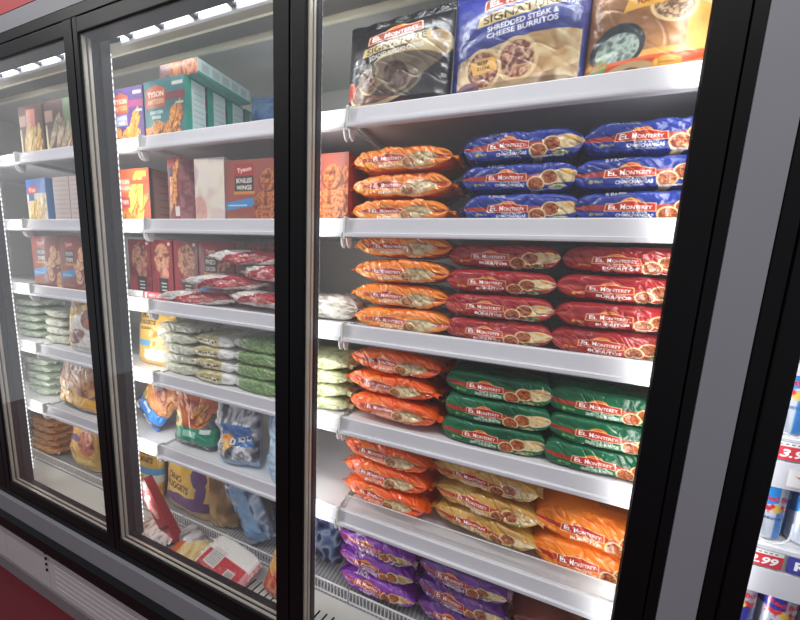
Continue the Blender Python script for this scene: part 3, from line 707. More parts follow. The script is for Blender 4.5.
# ================================================================== MIDDLE DOOR
G = 'cartons behind the middle door'
def fbox(name, w, h, d, art, side, topc): return carton_mesh(name, w, h, d, art, side, topc)
teal = fries_box((52, 120, 124), (134, 50, 56), .185, .178, 3); tside = side_art((30, 132, 116), (186, 206, 202))
a = Art(40, 70, .07, .18, (26, 140, 120)); a.rect(.022, .006, .07, .174, (190, 206, 204))
for i in range(8): a.rect(.028, .02 + .017 * i, .062, .0225 + .017 * i, (120, 140, 144), .7)
tb = fbox('frozen_carton', .185, .178, .068, teal, a, (36, 130, 118))
pos = ['frontmost', 'second from the front', 'third from the front', 'fourth from the front', 'hindmost']
for i in range(5):
    place('frozen_carton', '', tb, 'teal chicken fries carton, %s in the row on the top shelf' % pos[i], 'carton', (-1.107, .176 + .076 * i, ZS[0]), (0, 0, R(random.uniform(-1.5, 1.5))), 'teal cartons on the top shelf')
pb = fbox('frozen_carton', .155, .175, .068, fries_box((88, 64, 128), (150, 60, 110), .155, .175, 5, (150, 150, 190)), side_art((86, 60, 120)), (96, 70, 130))
place('frozen_carton', '', pb, 'purple chicken fries carton at the left of the teal ones', 'carton', (-1.288, .176, ZS[0]), (0, 0, R(1)), G)
a = Art(60, 24, .17, .045, (120, 66, 52)); a.food(a.X >= 0, CRUMB, .02, seed=4); a.rect(0, 0, .05, .045, (100, 80, 96), .7)
s = Art(70, 24, .20, .045, (168, 190, 186)); s.rect(.0, 0, .2, .008, (36, 130, 112))
for i in range(5): s.rect(.015 + .036 * i, .012, .04 + .036 * i, .036, (140, 156, 156), .7)
place('frozen_carton', '', fbox('frozen_carton', .165, .043, .20, a, s, (90, 150, 140)), 'brown-fronted carton lying flat on top of the teal cartons', 'carton', (-1.05, .25, ZS[0] + .1785), (0, 0, 0), G)

def loose(art, w, h, d, seed, **k): return loaf_mesh('film_wrap', w, h, d, art, art.nv - 14, 14, seed, **k)
a = Art(80, 60, .2, .14, (52, 84, 128)); a.food(a.X >= 0, [(36, 60, 100), (70, 106, 150), (100, 136, 170)], .04, seed=3)
place('snack_bag', 'film_wrap', standbag_mesh('film_wrap', .24, .19, .12, a, 4), 'blue bag in shadow right of the teal cartons', 'snack bag', (-.85, .38, ZS[0]), (0, 0, R(10)), None, 'top_seal')

# second shelf of the middle door
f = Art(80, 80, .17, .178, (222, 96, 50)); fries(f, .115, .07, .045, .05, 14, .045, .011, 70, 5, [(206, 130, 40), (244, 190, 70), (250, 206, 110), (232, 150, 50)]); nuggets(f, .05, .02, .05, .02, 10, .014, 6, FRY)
f.rect(.0, .1, .075, .145, (226, 130, 90)); f.text('TYSON', .038, .135, .06, .014, (250, 236, 220), .03); f.text('CHICKEN', .038, .115, .065, .012, (250, 230, 210), .03); f.rect(.01, .05, .07, .085, (196, 60, 56)); f.text('STRIPS', .04, .068, .045, .014, (250, 236, 230), .03)
f.rect(.075, .125, .17, .14, (232, 80, 40)); f.rect(.105, .15, .155, .168, (246, 190, 70))
sb = Art(40, 60, .1, .178, (156, 118, 104))
for i in range(6): sb.rect(.02, .03 + .024 * i, .08, .034 + .024 * i, (120, 84, 74), .7)
sb.rect(0, 0, .008, .178, (60, 40, 40))
place('frozen_carton', '', fbox('frozen_carton', .172, .178, .16, f, sb, (150, 90, 70)), 'orange chicken strips carton with brown side, left on the second shelf', 'carton', (-1.286, .222, ZS[1]), (0, 0, R(0)), G)
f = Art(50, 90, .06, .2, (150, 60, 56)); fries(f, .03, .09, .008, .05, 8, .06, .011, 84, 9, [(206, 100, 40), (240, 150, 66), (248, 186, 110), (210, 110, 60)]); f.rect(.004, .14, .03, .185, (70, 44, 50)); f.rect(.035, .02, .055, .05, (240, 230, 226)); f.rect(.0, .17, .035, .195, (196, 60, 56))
sb = Art(40, 60, .12, .2, (196, 132, 138)); sb.food(sb.X >= 0, [(170, 104, 112), (206, 150, 152), (186, 120, 126)], .02, seed=2)
place('frozen_carton', '', fbox('frozen_carton', .06, .203, .13, f, sb, (190, 130, 130)), 'tall narrow carton with golden strips, pink side turned right', 'carton', (-1.074, .205, ZS[1]), (0, 0, R(-4)), G)
f = Art(60, 80, .12, .19, (226, 214, 206)); f.food(f.X >= 0, [(206, 186, 180), (232, 222, 214), (236, 226, 206), (222, 200, 196)], .05, .07, seed=4); f.food(f.emask(.02, .03, .03, .05), [(206, 140, 130), (230, 190, 180)], .02, seed=6, a=.8)
place('frozen_carton', '', fbox('frozen_carton', .118, .19, .13, f, side_art((206, 190, 186)), (226, 216, 210)), 'pale cream carton standing beside the wings carton', 'carton', (-.925, .205, ZS[1]), (0, 0, R(2)), G)
wb = fbox('frozen_carton', .205, .178, .12, tyson_box((158, 80, 66), .205, .178, ['BONELESS', 'WINGS'], CRUMB, 4, nu=110, nv=96), side_art((164, 56, 46), panel=False), (150, 70, 60))
place('frozen_carton', '', wb, 'red-brown wings carton with blue stripe, beside the pale cream carton', 'carton', (-.757, .205, ZS[1]), (0, 0, R(1)), G)
place('frozen_carton', '', wb, 'red wings carton seen at the left edge of the right-hand door', 'carton', (-.547, .21, ZS[1]), (0, 0, R(0)), G)

# third shelf: dark red cartons at the back
def drum(seed, W=.125, H=.215):
    f = Art(54, 90, W, H, (134, 34, 44)); f.food(f.X >= 0, [(110, 24, 34), (146, 40, 48), (126, 34, 42)], .05, seed=seed)
    f.food(f.emask(W * .52, H * .68, W * .36, H * .26), [(96, 54, 40), (170, 110, 84), (206, 156, 124), (124, 70, 54)], .02, seed=seed); f.food(f.emask(W * .62, H * .42, W * .2, H * .12), [(130, 70, 54), (210, 150, 124)], .02, seed=seed + 1)
    f.rect(W * .36, H * .02, W * .78, H * .34, (44, 34, 36)); 
    for i in range(3): f.rect(W * .46, H * (.12 + .06 * i), W * .7, H * (.14 + .06 * i), (220, 214, 208))
    f.ell(W * .85, H * .93, W * .06, H * .03, (210, 200, 196)); return f
words = ['leftmost', 'middle', 'rightmost']
for i, x in enumerate((-1.415, -1.284, -1.156)):
    m_ = fbox('frozen_carton', .124, .216, .12, drum(3 + i), side_art((120, 30, 38), panel=False), (120, 30, 40))
    place('frozen_carton', '', m_, 'dark red drumstick carton, %s of three on the third shelf' % words[i], 'carton', (x, .285, ZS[2]), (0, 0, R(random.uniform(-2, 2))), 'drumstick cartons on the third shelf')
f = tyson_box((140, 42, 50), .165, .216, ['FRIED', 'CHICKEN'], [(110, 60, 46), (180, 120, 96), (206, 156, 130), (140, 80, 64)], 7, nu=90, nv=96)
place('frozen_carton', '', fbox('frozen_carton', .165, .216, .12, f, side_art((130, 40, 46), panel=False), (130, 40, 46)), 'red fried chicken carton with dark label, behind the loose red bags', 'carton', (-1.006, .285, ZS[2]), (0, 0, R(1)), G)
f = Art(70, 70, .17, .216, (110, 56, 52)); f.food(f.X >= 0, [(84, 40, 38), (130, 72, 64), (100, 50, 48)], .015, .05, seed=3); f.rect(.1, .02, .105, .2, (190, 150, 140))
place('frozen_carton', '', fbox('frozen_carton', .17, .216, .12, f, side_art((96, 46, 44), panel=False), (110, 56, 52)), 'plain brown-red carton right of the fried chicken carton', 'carton', (-.832, .285, ZS[2]), (0, 0, R(-1)), G)
p = Art(120, 20, .17, .024, (214, 62, 66)); p.rect(.008, .004, .02, .020, (250, 220, 220)); p.text('NEW LOW PRICE', .09, .012, .12, .011, (250, 230, 230), .03)
def flat_card(w, h, art, name='price_strip', m=PAPER):
    nu, nv = art.nu, art.nv; u, v = np.meshgrid(np.linspace(-.5, .5, nu), np.linspace(0, 1, nv)); V = np.stack([u * w, .004 * np.abs(u) ** 2, v * h], -1)
    Vb = V.copy(); Vb[..., 1] += .0012; n = nu * nv; C = art.out().reshape(-1, 3)
    return raw_mesh(name, np.concatenate([V.reshape(-1, 3), Vb.reshape(-1, 3)]), np.concatenate([grid_faces(nu, nv), grid_faces(nu, nv, n)[:, ::-1]]), np.concatenate([C, C * .6 + .2]), m), []
place('price_strip', '', flat_card(.165, .026, p), 'red paper strip standing at the shelf front before the drumstick cartons', 'sign', (-1.185, .142, ZS[2] + .004), (R(-6), 0, 0))
p = Art(30, 12, .1, .024, (190, 188, 186)); p.food(p.X >= 0, [(176, 174, 172), (200, 198, 196)], .03, seed=2)
place('price_strip', '', flat_card(.085, .026, p), 'grey paper strip left of the red one on the third shelf', 'sign', (-1.315, .142, ZS[2] + .004), (R(-6), 0, 0))
def redbag(seed):
    a = Art(110, 54, .2, .12, (226, 218, 214)); a.food(a.X >= 0, [(206, 196, 192), (236, 230, 226), (196, 180, 176)], .03, .02, seed)
    a.poly([(.03, 0), (.14, .01), (.2, .06), (.2, .12), (.12, .1), (.05, .05)], (178, 44, 56)); a.food(a.pmask([(.05, .02), (.12, .01), (.18, .05), (.1, .07)]), [(150, 40, 50), (206, 90, 90), (226, 190, 180), (170, 60, 60)], .02, seed=seed, a=.8)
    a.text('STEAK', .11, .06, .05, .016, (246, 230, 226), .03, 20); return a
hp = new_heap(-.87, .19)
for i, (x, y, rz, lb) in enumerate(((-1.02, .178, 14, 'lying leftmost, in front of the fried chicken carton'), (-.755, .178, -12, 'at the bottom right of the heap'),
        (-.90, .184, 20, 'lying across the two bottom bags'), (-.715, .178, -16, 'at the right, second layer of the heap'), (-.80, .184, 10, 'topmost of the heap'))):
    place('meat_bag', 'film_wrap', loose(redbag(i + 2), .25, .046, .078, 100 + i, crumple=2., px=3., n=4), 'red and white bag %s' % lb, 'meat bag', (x, y, ZS[2]), (0, 0, R(rz)), 'loose red bags on the third shelf', heap=hp)
a = Art(70, 50, .2, .12, (176, 172, 164)); a.food(a.X >= 0, [(120, 112, 106), (186, 182, 174), (206, 204, 198), (150, 144, 130)], .03, .012, 5)
place('meat_bag', 'film_wrap', loose(a, .2, .07, .12, 8, crumple=1.5), 'clear grey bag lying beside the lower orange packs', 'meat bag', (-.535, .23, ZS[2]), (0, 0, R(8)))

# fourth shelf: vegetable bags
def veg(base, pal, seed, label=None, split=None, nu=110):
    a = Art(nu, 48, .18, .1, base); a.food(a.X >= 0, pal, .011, .008, seed)
    a.food(a.X >= 0, [base, tuple(c * .82 for c in base), tuple(min(255, c * 1.1) for c in base)], .05, .018, seed + 2, .45)
    if label == 'eyes':
        a.rect(.02, .012, .11, .042, (226, 222, 196), .8)
        for i in range(9): a.ell(.026 + .0105 * i, .026 + .004 * (i % 3), .0036, .0075, (52, 52, 48), 20)
        a.food(a.X > .125, [(240, 240, 238), (210, 212, 206)], .02, seed=4); a.rect(0, .045, .12, .06, (196, 168, 84), .6)
    if label == 'green':
        a.rect(.0, .0, .03, .1, (222, 226, 220), .8)
    return a
VEG = {'white': veg((206, 208, 190), [(150, 160, 116), (206, 208, 186), (230, 230, 220), (180, 186, 150)], 4), 'eyes': veg((196, 190, 150), [(150, 130, 70), (214, 206, 160), (226, 222, 200)], 6, 'eyes'),
       'green': veg((116, 150, 92), [(66, 104, 56), (120, 156, 92), (176, 196, 150), (86, 126, 70), (206, 216, 190)], 8, 'green')}
for k, dims in (('white', (.185, .037, .13)), ('eyes', (.19, .041, .13)), ('green', (.205, .043, .13))):
    PK['veg' + k] = [loaf_mesh('film_wrap', *dims, VEG[k], 34, 14, 200 + i + len(k) * 7, crumple=1.2, px=3.) for i in range(3)]
stack('vegwhite', -1.118, .215, ZS[3], 5, .0415, 'pale vegetable bag', 'stack beside the yellow bag', 'pale vegetable bags on the fourth shelf', seed=1, cat='vegetable bag')
stack('vegeyes', -.948, .212, ZS[3], 4, .0455, 'dark-printed vegetable bag', 'middle vegetable stack', 'patterned vegetable bags on the fourth shelf', seed=2, cat='vegetable bag')
stack('veggreen', -.765, .212, ZS[3], 4, .0475, 'green bean bag', 'stack by the middle door frame', 'green vegetable bags on the fourth shelf', seed=3, cat='vegetable bag')
PK['vegmix'] = [loaf_mesh('film_wrap', .2, .038, .14, veg((178, 184, 140), [(116, 140, 76), (196, 200, 150), (226, 226, 210), (206, 180, 110)], 12), 34, 14, 230 + i, crumple=1.3, px=3.) for i in range(2)]
stack('vegmix', -.535, .215, ZS[3], 4, .044, 'mottled vegetable bag', 'stack beside the red-orange packs', 'mixed vegetable bags on the fourth shelf', seed=4, cat='vegetable bag')
def funbag(a, W, H):
    a.food(a.emask(W * .72, H * .5, W * .3, H * .32), [(206, 140, 60), (236, 186, 100), (246, 220, 170), (214, 150, 70)], .04, seed=3); a.ell(W * .8, H * .62, W * .14, H * .09, (240, 236, 222)); a.rect(0, H * .36, W * .5, H * .46, (96, 160, 206)); a.rect(W * .35, H * .08, W, H * .3, (226, 226, 220), .9)
yb = nugget_bag((236, 190, 84), [('FUN', .3, .9, .3, .07, (90, 56, 30), 0), ('NUGGETS', .34, .79, .5, .08, (90, 56, 30), 0), ('CHICKEN', .3, .68, .36, .05, (90, 56, 30), 0)], 5, funbag, .2, .205)
place('nugget_bag', 'film_wrap', standbag_mesh('film_wrap', .185, .205, .07, yb, 15, .5, film=FILMB), 'yellow and white nugget bag at the left end of the fourth shelf', 'nugget bag', (-1.30, .20, ZS[3]), (R(-4), 0, R(3)), None, 'top_seal')

# lowest shelf of the middle door
def bluechick(a, W, H):
    a.food(a.pmask([(0, H * .5), (W, H * .45), (W, H), (0, H)]), [(120, 62, 36), (176, 104, 60), (206, 146, 90), (150, 82, 48)], .07, seed=4); a.ell(W * .16, H * .52, W * .18, H * .13, (226, 186, 84)); 
    for i in range(4): a.rect(W * (.06 + .06 * i), H * .46, W * (.09 + .06 * i), H * .58, (90, 60, 30))
    a.rect(0, H * .2, W, H * .44, (50, 128, 206)); a.rect(W * .3, H * .3, W * .62, H * .4, (206, 222, 236)); a.rect(0, H * .08, W, H * .2, (70, 74, 90)); a.rect(W * .1, H * .1, W * .3, H * .17, (226, 228, 230)); a.rect(W * .5, H * .1, W * .8, H * .17, (190, 196, 204)); a.rect(0, 0, W, H * .08, (50, 128, 206))
bb = nugget_bag((60, 66, 84), [], 4, bluechick, .2, .25)
place('nugget_bag', 'film_wrap', standbag_mesh('film_wrap', .165, .190, .07, bb, 21), 'blue and brown chicken bag leaning to the right, left end of the lowest shelf', 'nugget bag', (-1.365, .19, ZS[4]), (R(-8), R(40), R(-4)), None, 'top_seal')
def greenchick(a, W, H):
    a.food(a.emask(W * .5, H * .72, W * .46, H * .4), [(150, 62, 34), (206, 100, 54), (232, 140, 80), (180, 84, 44)], .06, seed=7); fries(a, W * .7, H * .62, W * .12, H * .1, 5, H * .14, W * .06, 60, 3, [(206, 120, 60), (240, 176, 100)])
    a.pmask; a.poly([(0, H * .12), (W * .5, H * .06), (W, H * .12), (W, H * .40), (W * .45, H * .34), (0, H * .42)], (40, 150, 116)); a.ell(W * .14, H * .42, W * .17, H * .14, (230, 206, 100)); a.ell(W * .14, H * .42, W * .1, H * .07, (120, 90, 40), a=.7)
    a.rect(W * .36, H * .2, W * .66, H * .3, (180, 226, 210), .8); a.rect(W * .74, H * .3, W * .92, H * .37, (226, 236, 232)); a.poly([(0, 0), (W, 0), (W, H * .1), (W * .5, H * .05), (0, H * .12)], (70, 76, 82))
    for i in range(5): a.rect(W * (.1 + .17 * i), H * .03, W * (.2 + .17 * i), H * .055, (226, 228, 230))
gb = nugget_bag((96, 110, 110), [], 4, greenchick, .19, .24)
place('nugget_bag', 'film_wrap', standbag_mesh('film_wrap', .20, .225, .08, gb, 23, .8), 'orange chicken bag with green band, middle of the lowest shelf', 'nugget bag', (-1.085, .185, ZS[4]), (R(-5), R(3), R(4)), None, 'top_seal')
def silver(a, W, H):
    a.food(a.X >= 0, [(60, 62, 70), (150, 156, 164), (226, 228, 232), (100, 104, 112), (196, 200, 206)], .03, .05, seed=5); a.rect(0, 0, W * .26, H, (226, 226, 230), .5); a.rect(W * .3, H * .3, W * .92, H * .62, (70, 116, 176)); a.ell(W * .42, H * .36, W * .16, H * .1, (232, 150, 70)); a.ell(W * .38, H * .3, W * .12, H * .08, (236, 190, 110))
    for i in range(3): a.rect(W * (.5 + .14 * i), H * (.32 + .03 * i), W * (.6 + .14 * i), H * (.4 + .03 * i), (222, 226, 230)); a.rect(W * (.53 + .14 * i), H * (.34 + .03 * i), W * (.57 + .14 * i), H * (.38 + .03 * i), (50, 60, 80))
    a.rect(0, 0, W, H * .1, (140, 176, 206), .8)
sv = nugget_bag((150, 156, 164), [], 6, silver, .19, .24)
place('snack_bag', 'film_wrap', standbag_mesh('film_wrap', .195, .232, .08, sv, 25, 1.7), 'silver crinkled bag with a blue label, right on the lowest shelf', 'snack bag', (-.865, .178, ZS[4]), (R(-4), R(-3), R(-4)), None, 'top_seal')
def paleblue(a, W, H): a.food(a.X >= 0, [(120, 156, 190), (170, 200, 226), (206, 222, 236)], .03, .2, seed=5)
lb_ = nugget_bag((150, 186, 216), [], 6, paleblue, .14, .24, nu=60, nv=80)
place('snack_bag', 'film_wrap', standbag_mesh('film_wrap', .13, .235, .06, lb_, 27, 1.3), 'pale blue bag seen edge-on beside the silver bag', 'snack bag', (-.715, .185, ZS[4]), (R(-3), 0, R(-48)), None, 'top_seal')

# deck of the middle door
yb2 = nugget_bag((234, 186, 80), [('FUN', .56, .64, .26, .06, (90, 56, 30), 0), ('NUGGETS', .56, .54, .50, .075, (90, 56, 30), 0)], 8, lambda a, W, H: (a.rect(0, H * .22, W, H * .42, (226, 226, 220)), a.rect(W * .2, H * .33, W, H * .43, (90, 164, 210)), a.food(a.emask(W * .6, H * .12, W * .4, H * .2), [(206, 140, 60), (236, 186, 100), (246, 220, 170)], .04, seed=3)), .2, .33)
ynug = standbag_mesh('film_wrap', .19, .31, .07, yb2, 31, .4, film=FILMB)
place('nugget_bag', 'film_wrap', ynug, 'yellow nugget bag behind the leaning red carton', 'nugget bag', (-1.525, .268, .402), (R(-5), 0, R(2)), 'yellow nugget bags on the deck', 'top_seal')
def dino(a, W, H):
    a.food(a.emask(W * .3, H * .66, W * .5, H * .36), [(226, 170, 60), (240, 196, 96), (236, 186, 80)], .06, seed=5)
    a.food(a.emask(W * .12, H * .88, W * .1, H * .07), [(120, 150, 90), (190, 190, 110), (206, 130, 60)], .02, seed=6)
    # violet rolling shapes along the foot of the print
    a.poly([(W * .1, H * .20), (W * .4, H * .27), (W * .6, H * .26), (W * .78, H * .30), (W, H * .24), (W, H * .12), (W * .1, H * .12)], (112, 78, 128)); a.ell(W * .80, H * .56, W * .14, H * .13, (104, 72, 122)); a.ell(W * .86, H * .36, W * .08, H * .16, (112, 80, 130), -6)
    a.rect(0, 0, W, H * .12, (206, 170, 120)); a.food((a.Y < H * .12), [(206, 160, 90), (226, 200, 150), (190, 140, 80)], .03, seed=9)
dn = nugget_bag((236, 200, 110), [('DINO', .34, .48, .30, .09, (96, 52, 28), -3), ('NUGGETS', .38, .36, .52, .095, (96, 52, 28), -3)], 11, dino, .25, .33, nu=190, nv=190)
place('nugget_bag', 'film_wrap', standbag_mesh('film_wrap', .285, .315, .08, dn, 33, .35, film=FILMB), 'large yellow nugget bag with violet shapes, middle of the deck', 'nugget bag', (-1.255, .265, .402), (R(-4), R(2), R(-3)), 'yellow nugget bags on the deck', 'top_seal')
tn = nugget_bag((170, 130, 80), [], 12, lambda a, W, H: a.food(a.X >= 0, [(120, 86, 52), (186, 146, 92), (214, 180, 124), (150, 110, 66)], .05, .1, 3), .13, .32, nu=60, nv=90)
place('nugget_bag', 'film_wrap', standbag_mesh('film_wrap', .125, .32, .07, tn, 35), 'tan brown bag squeezed between the violet-printed bag and the blue one', 'nugget bag', (-1.045, .262, .402), (R(-4), R(-4), R(10)), None, 'top_seal')
bl = nugget_bag((90, 120, 160), [], 13, lambda a, W, H: (a.food(a.X >= 0, [(70, 84, 110), (120, 150, 186), (190, 206, 222), (90, 104, 130)], .03, .06, 3), a.rect(W * .3, 0, W * .75, H, (130, 176, 216), .85)), .12, .32, nu=60, nv=90)
place('snack_bag', 'film_wrap', standbag_mesh('film_wrap', .125, .33, .06, bl, 37, 1.0), 'pale blue and silver bag leaning left on the deck', 'snack bag', (-.83, .245, .402), (R(-4), R(-30), R(8)), None, 'top_seal')
dkb = nugget_bag((60, 74, 110), [], 14, lambda a, W, H: a.food(a.X >= 0, [(36, 42, 66), (70, 88, 130), (150, 166, 190), (52, 60, 90)], .04, .05, 3), .2, .3, nu=70, nv=90)
for x, y, l in ((-.80, .365, 'dark blue bag in shadow behind the leaning pale blue bag'), (-.62, .30, 'dark blue bag at the deck end beside the bright purple packs')):
    place('snack_bag', 'film_wrap', standbag_mesh('film_wrap', .19, .30, .08, dkb, 39), l, 'snack bag', (x, y, .402), (R(-4), 0, R(4)), 'dark blue bags on the deck', 'top_seal')
# things dropped on the ledge in front of the wire fence
f = Art(40, 110, .05, .20, (182, 50, 50)); f.rect(0, .17, .05, .2, (60, 54, 56)); f.rect(.008, .172, .04, .196, (190, 170, 160), .6); f.food(f.emask(.025, .1, .012, .02), [(206, 120, 110), (230, 190, 180)], .01, seed=2); f.rect(.0, .045, .05, .055, (90, 30, 30)); f.text('BEEF', .025, .145, .032, .014, (236, 216, 210), .03); f.rect(.01, .015, .04, .035, (226, 150, 140), .7)
place('frozen_carton', '', fbox('frozen_carton', .05, .265, .03, f, side_art((150, 40, 44), panel=False), (70, 60, 60)), 'long narrow red carton leaning left across the ledge', 'carton', (-1.145, .128, .399), (R(0), R(-31), R(7)), None)
def scrap(base, pal, seed, extra=None):
    a = Art(90, 56, .16, .1, base); a.food(a.X >= 0, pal, .02, .016, seed)
    if extra: extra(a)
    return a
place('meat_bag', 'film_wrap', loose(scrap((206, 196, 190), [(150, 140, 136), (216, 208, 204), (232, 228, 224), (190, 150, 140)], 3), .17, .06, .09, 301, crumple=1.8, px=2.6), 'clear whitish bag crumpled on the ledge under the red carton', 'meat bag', (-1.235, .108, .400), (0, 0, R(8)), 'loose bags on the ledge')
place('meat_bag', 'film_wrap', loose(scrap((150, 146, 150), [(110, 104, 112), (170, 166, 170), (216, 214, 214)], 5), .16, .045, .07, 305, crumple=1.8, px=2.6), 'grey silvery bag behind the tan bag on the ledge', 'meat bag', (-1.08, .150, .398), (0, 0, R(-14)), 'loose bags on the ledge')
place('meat_bag', 'film_wrap', loose(scrap((206, 176, 110), [(180, 140, 76), (216, 190, 130), (230, 210, 160)], 7, lambda a: (a.rect(0, 0, .035, .1, (206, 100, 56)), a.rect(.12, 0, .16, .1, (226, 222, 206)))), .17, .04, .09, 302, crumple=1.2, px=4), 'tan bag with an orange end lying flat on the ledge', 'meat bag', (-1.025, .110, .400), (R(0), 0, R(12)), 'loose bags on the ledge')
def rwpack(seed):
    a = Art(100, 70, .2, .115, (228, 224, 218)); a.rect(.012, 0, .19, .066, (186, 44, 54)); a.food(a.Y < .066, [(160, 34, 44), (196, 56, 64)], .03, seed=seed, a=.5); a.rect(.0, 0, .012, .115, (230, 226, 220))
    a.rect(.03, .022, .088, .078, (206, 200, 194)); a.rect(.13, .014, .165, .044, (216, 208, 202))
    for i in range(7): a.rect(.035, .028 + .006 * i, .083, .0305 + .006 * i, (120, 112, 112), .7)
    for i in range(8): a.rect(.134 + .0036 * i, .018, .136 + .0036 * i, .040, (70, 60, 62), .8)
    return loaf_mesh('film_wrap', .215 if seed == 303 else .17, .022, .115 if seed == 303 else .09, a, 8, 62, seed, crumple=1., px=12)
hp = new_heap(-.9, .12)
place('meat_bag', 'film_wrap', rwpack(304), 'red and white flat packet underneath, turned towards the wire fence', 'meat bag', (-.915, .142, .399), (R(14), R(0), R(-30)), 'red and white packets on the ledge', heap=hp)
place('meat_bag', 'film_wrap', rwpack(303), 'red and white flat packet lying at the front of the ledge', 'meat bag', (-.865, .118, .399), (R(10), 0, R(-7)), 'red and white packets on the ledge', heap=hp)
f = Art(60, 60, .1, .14, (236, 170, 80)); f.rect(.0, 0, .1, .06, (216, 96, 60)); f.rect(.03, .02, .07, .085, (230, 150, 110)); f.rect(.04, .03, .06, .075, (200, 84, 60))
place('meat_bag', 'film_wrap', standbag_mesh('film_wrap', .10, .13, .03, f, 41), 'orange packet standing on the ledge beside the door frame', 'meat bag', (-.668, .118, .400), (R(-18), R(8), R(-10)), None, 'top_seal')

# ================================================================== LEFT DOOR
G1 = 'cartons behind the left door'
def darkfries(side, seed):
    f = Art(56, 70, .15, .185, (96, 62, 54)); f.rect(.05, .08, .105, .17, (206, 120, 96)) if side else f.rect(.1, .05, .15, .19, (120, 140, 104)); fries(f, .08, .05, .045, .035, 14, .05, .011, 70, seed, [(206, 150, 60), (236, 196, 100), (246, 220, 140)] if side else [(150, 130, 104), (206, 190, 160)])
    f.rect(0, .11, .045, .15, (190, 150, 130)); f.rect(.0, .0, .012, .1, (226, 216, 180)); return f
for i, x in enumerate((-1.885, -1.69)):
    place('frozen_carton', '', fbox('frozen_carton', .155 if i == 0 else .175, .188, .07, darkfries(i == 0, 3 + i), side_art((90, 70, 60)), (100, 76, 66)), ['dark carton with golden fries, top shelf behind the left door', 'dark carton with pale fries, next to the door frame on the top shelf'][i], 'carton', (x, .178, ZS[0]), (0, 0, R(2)), G1)
f = Art(70, 80, .18, .18, (50, 110, 190)); f.food((f.Y < .12), [(236, 232, 220), (206, 190, 150), (240, 236, 226)], .05, seed=2); fries(f, .09, .05, .06, .03, 22, .045, .007, 65, 3, [(206, 160, 70), (236, 200, 110), (246, 226, 160)]); f.rect(.02, .09, .075, .125, (50, 96, 170)); f.ell(.06, .135, .05, .017, (206, 60, 50)); f.text('Fries', .06, .135, .06, .018, (250, 240, 236), .02)
place('frozen_carton', '', fbox('frozen_carton', .175, .172, .13, f, side_art((90, 130, 180), (220, 226, 230)), (206, 206, 196)), 'blue fries carton on the second shelf behind the left door', 'carton', (-1.90, .21, ZS[1]), (0, 0, R(-4)), G1)
f = Art(50, 60, .12, .17, (206, 190, 186)); 
for i in range(9): f.rect(.01, .015 + .017 * i, .11, .020 + .017 * i, (180, 160, 160), .7)
cb = fbox('frozen_carton', .105, .172, .12, f, side_art((200, 186, 180)), (216, 204, 196))
place('frozen_carton', '', cb, 'pale pink-grey carton right of the blue fries carton', 'carton', (-1.725, .205, ZS[1]), (0, 0, 0), G1)
place('frozen_carton', '', cb, 'pale carton half hidden by the door frame, second shelf', 'carton', (-1.612, .205, ZS[1]), (0, 0, R(2)), G1)
f = tyson_box((150, 66, 58), .2, .21, ['CHICKEN', 'STRIPS'], [(170, 110, 84), (214, 160, 120), (230, 190, 150)], 9, nu=80, nv=84)
rb = fbox('frozen_carton', .195, .218, .1, f, side_art((196, 170, 160)), (150, 70, 60))
place('frozen_carton', '', rb, 'red chicken strips carton, third shelf, left of its twin', 'carton', (-1.882, .195, ZS[2]), (0, 0, R(1)), G1)
place('frozen_carton', '', rb, 'red chicken strips carton, third shelf, beside the door frame', 'carton', (-1.678, .195, ZS[2]), (0, 0, R(-1)), G1)
def yel(a, W, H):
    a.food(a.emask(W * .6, H * .4, W * .4, H * .36), [(200, 196, 190), (226, 222, 216)], .05, seed=3); a.food(a.emask(W * .72, H * .62, W * .17, H * .2, 40), CRUMB[:2] + [(110, 70, 50)], .03, seed=4); a.food(a.emask(W * .4, H * .3, W * .26, H * .13, 20), [(96, 52, 34), (140, 84, 56)], .03, seed=5); a.rect(0, 0, W, H * .08, (206, 206, 200))
    a.text('CRISPY', W * .35, H * .86, W * .4, H * .06, (120, 84, 30), .03, 10)
yl = nugget_bag((234, 186, 76), [], 5, yel, .19, .22)
place('nugget_bag', 'film_wrap', standbag_mesh('film_wrap', .21, .225, .07, yl, 45, .6, waist=.0), 'yellow and white bag on the fourth shelf beside pale vegetable bags', 'nugget bag', (-1.685, .166, ZS[3]), (R(-4), 0, R(2)), None, 'top_seal')
stack('vegwhite', -1.935, .235, ZS[3], 4, .043, 'whitish vegetable bag', 'left-door stack beside the yellow bag', 'whitish vegetable bags, left door', seed=2, cat='vegetable bag')
def brn(a, W, H):
    a.food(a.emask(W * .5, H * .62, W * .48, H * .4), [(120, 70, 40), (186, 126, 80), (214, 160, 110), (150, 96, 58)], .07, seed=4); a.poly([(0, H * .14), (W, H * .04), (W, H * .3), (W * .4, H * .32), (0, H * .44)], (236, 180, 70)); a.ell(W * .2, H * .36, W * .17, H * .1, (240, 200, 100)); a.text('GRILL', W * .2, H * .36, W * .22, H * .06, (100, 66, 30), .03, -8); a.rect(W * .38, H * .18, W * .66, H * .25, (246, 220, 170), .8)
    a.poly([(0, 0), (W, 0), (W, H * .03), (0, H * .13)], (76, 74, 72)); a.rect(W * .45, H * .01, W * .7, H * .03, (220, 220, 216))
br = nugget_bag((110, 96, 80), [], 7, brn, .29, .22)
place('nugget_bag', 'film_wrap', standbag_mesh('film_wrap', .32, .225, .085, br, 47, .6, waist=.0), 'brown chicken bag with gold band on the lowest shelf, left door', 'nugget bag', (-1.785, .18, ZS[4]), (R(-5), R(3), R(0)), None, 'top_seal')
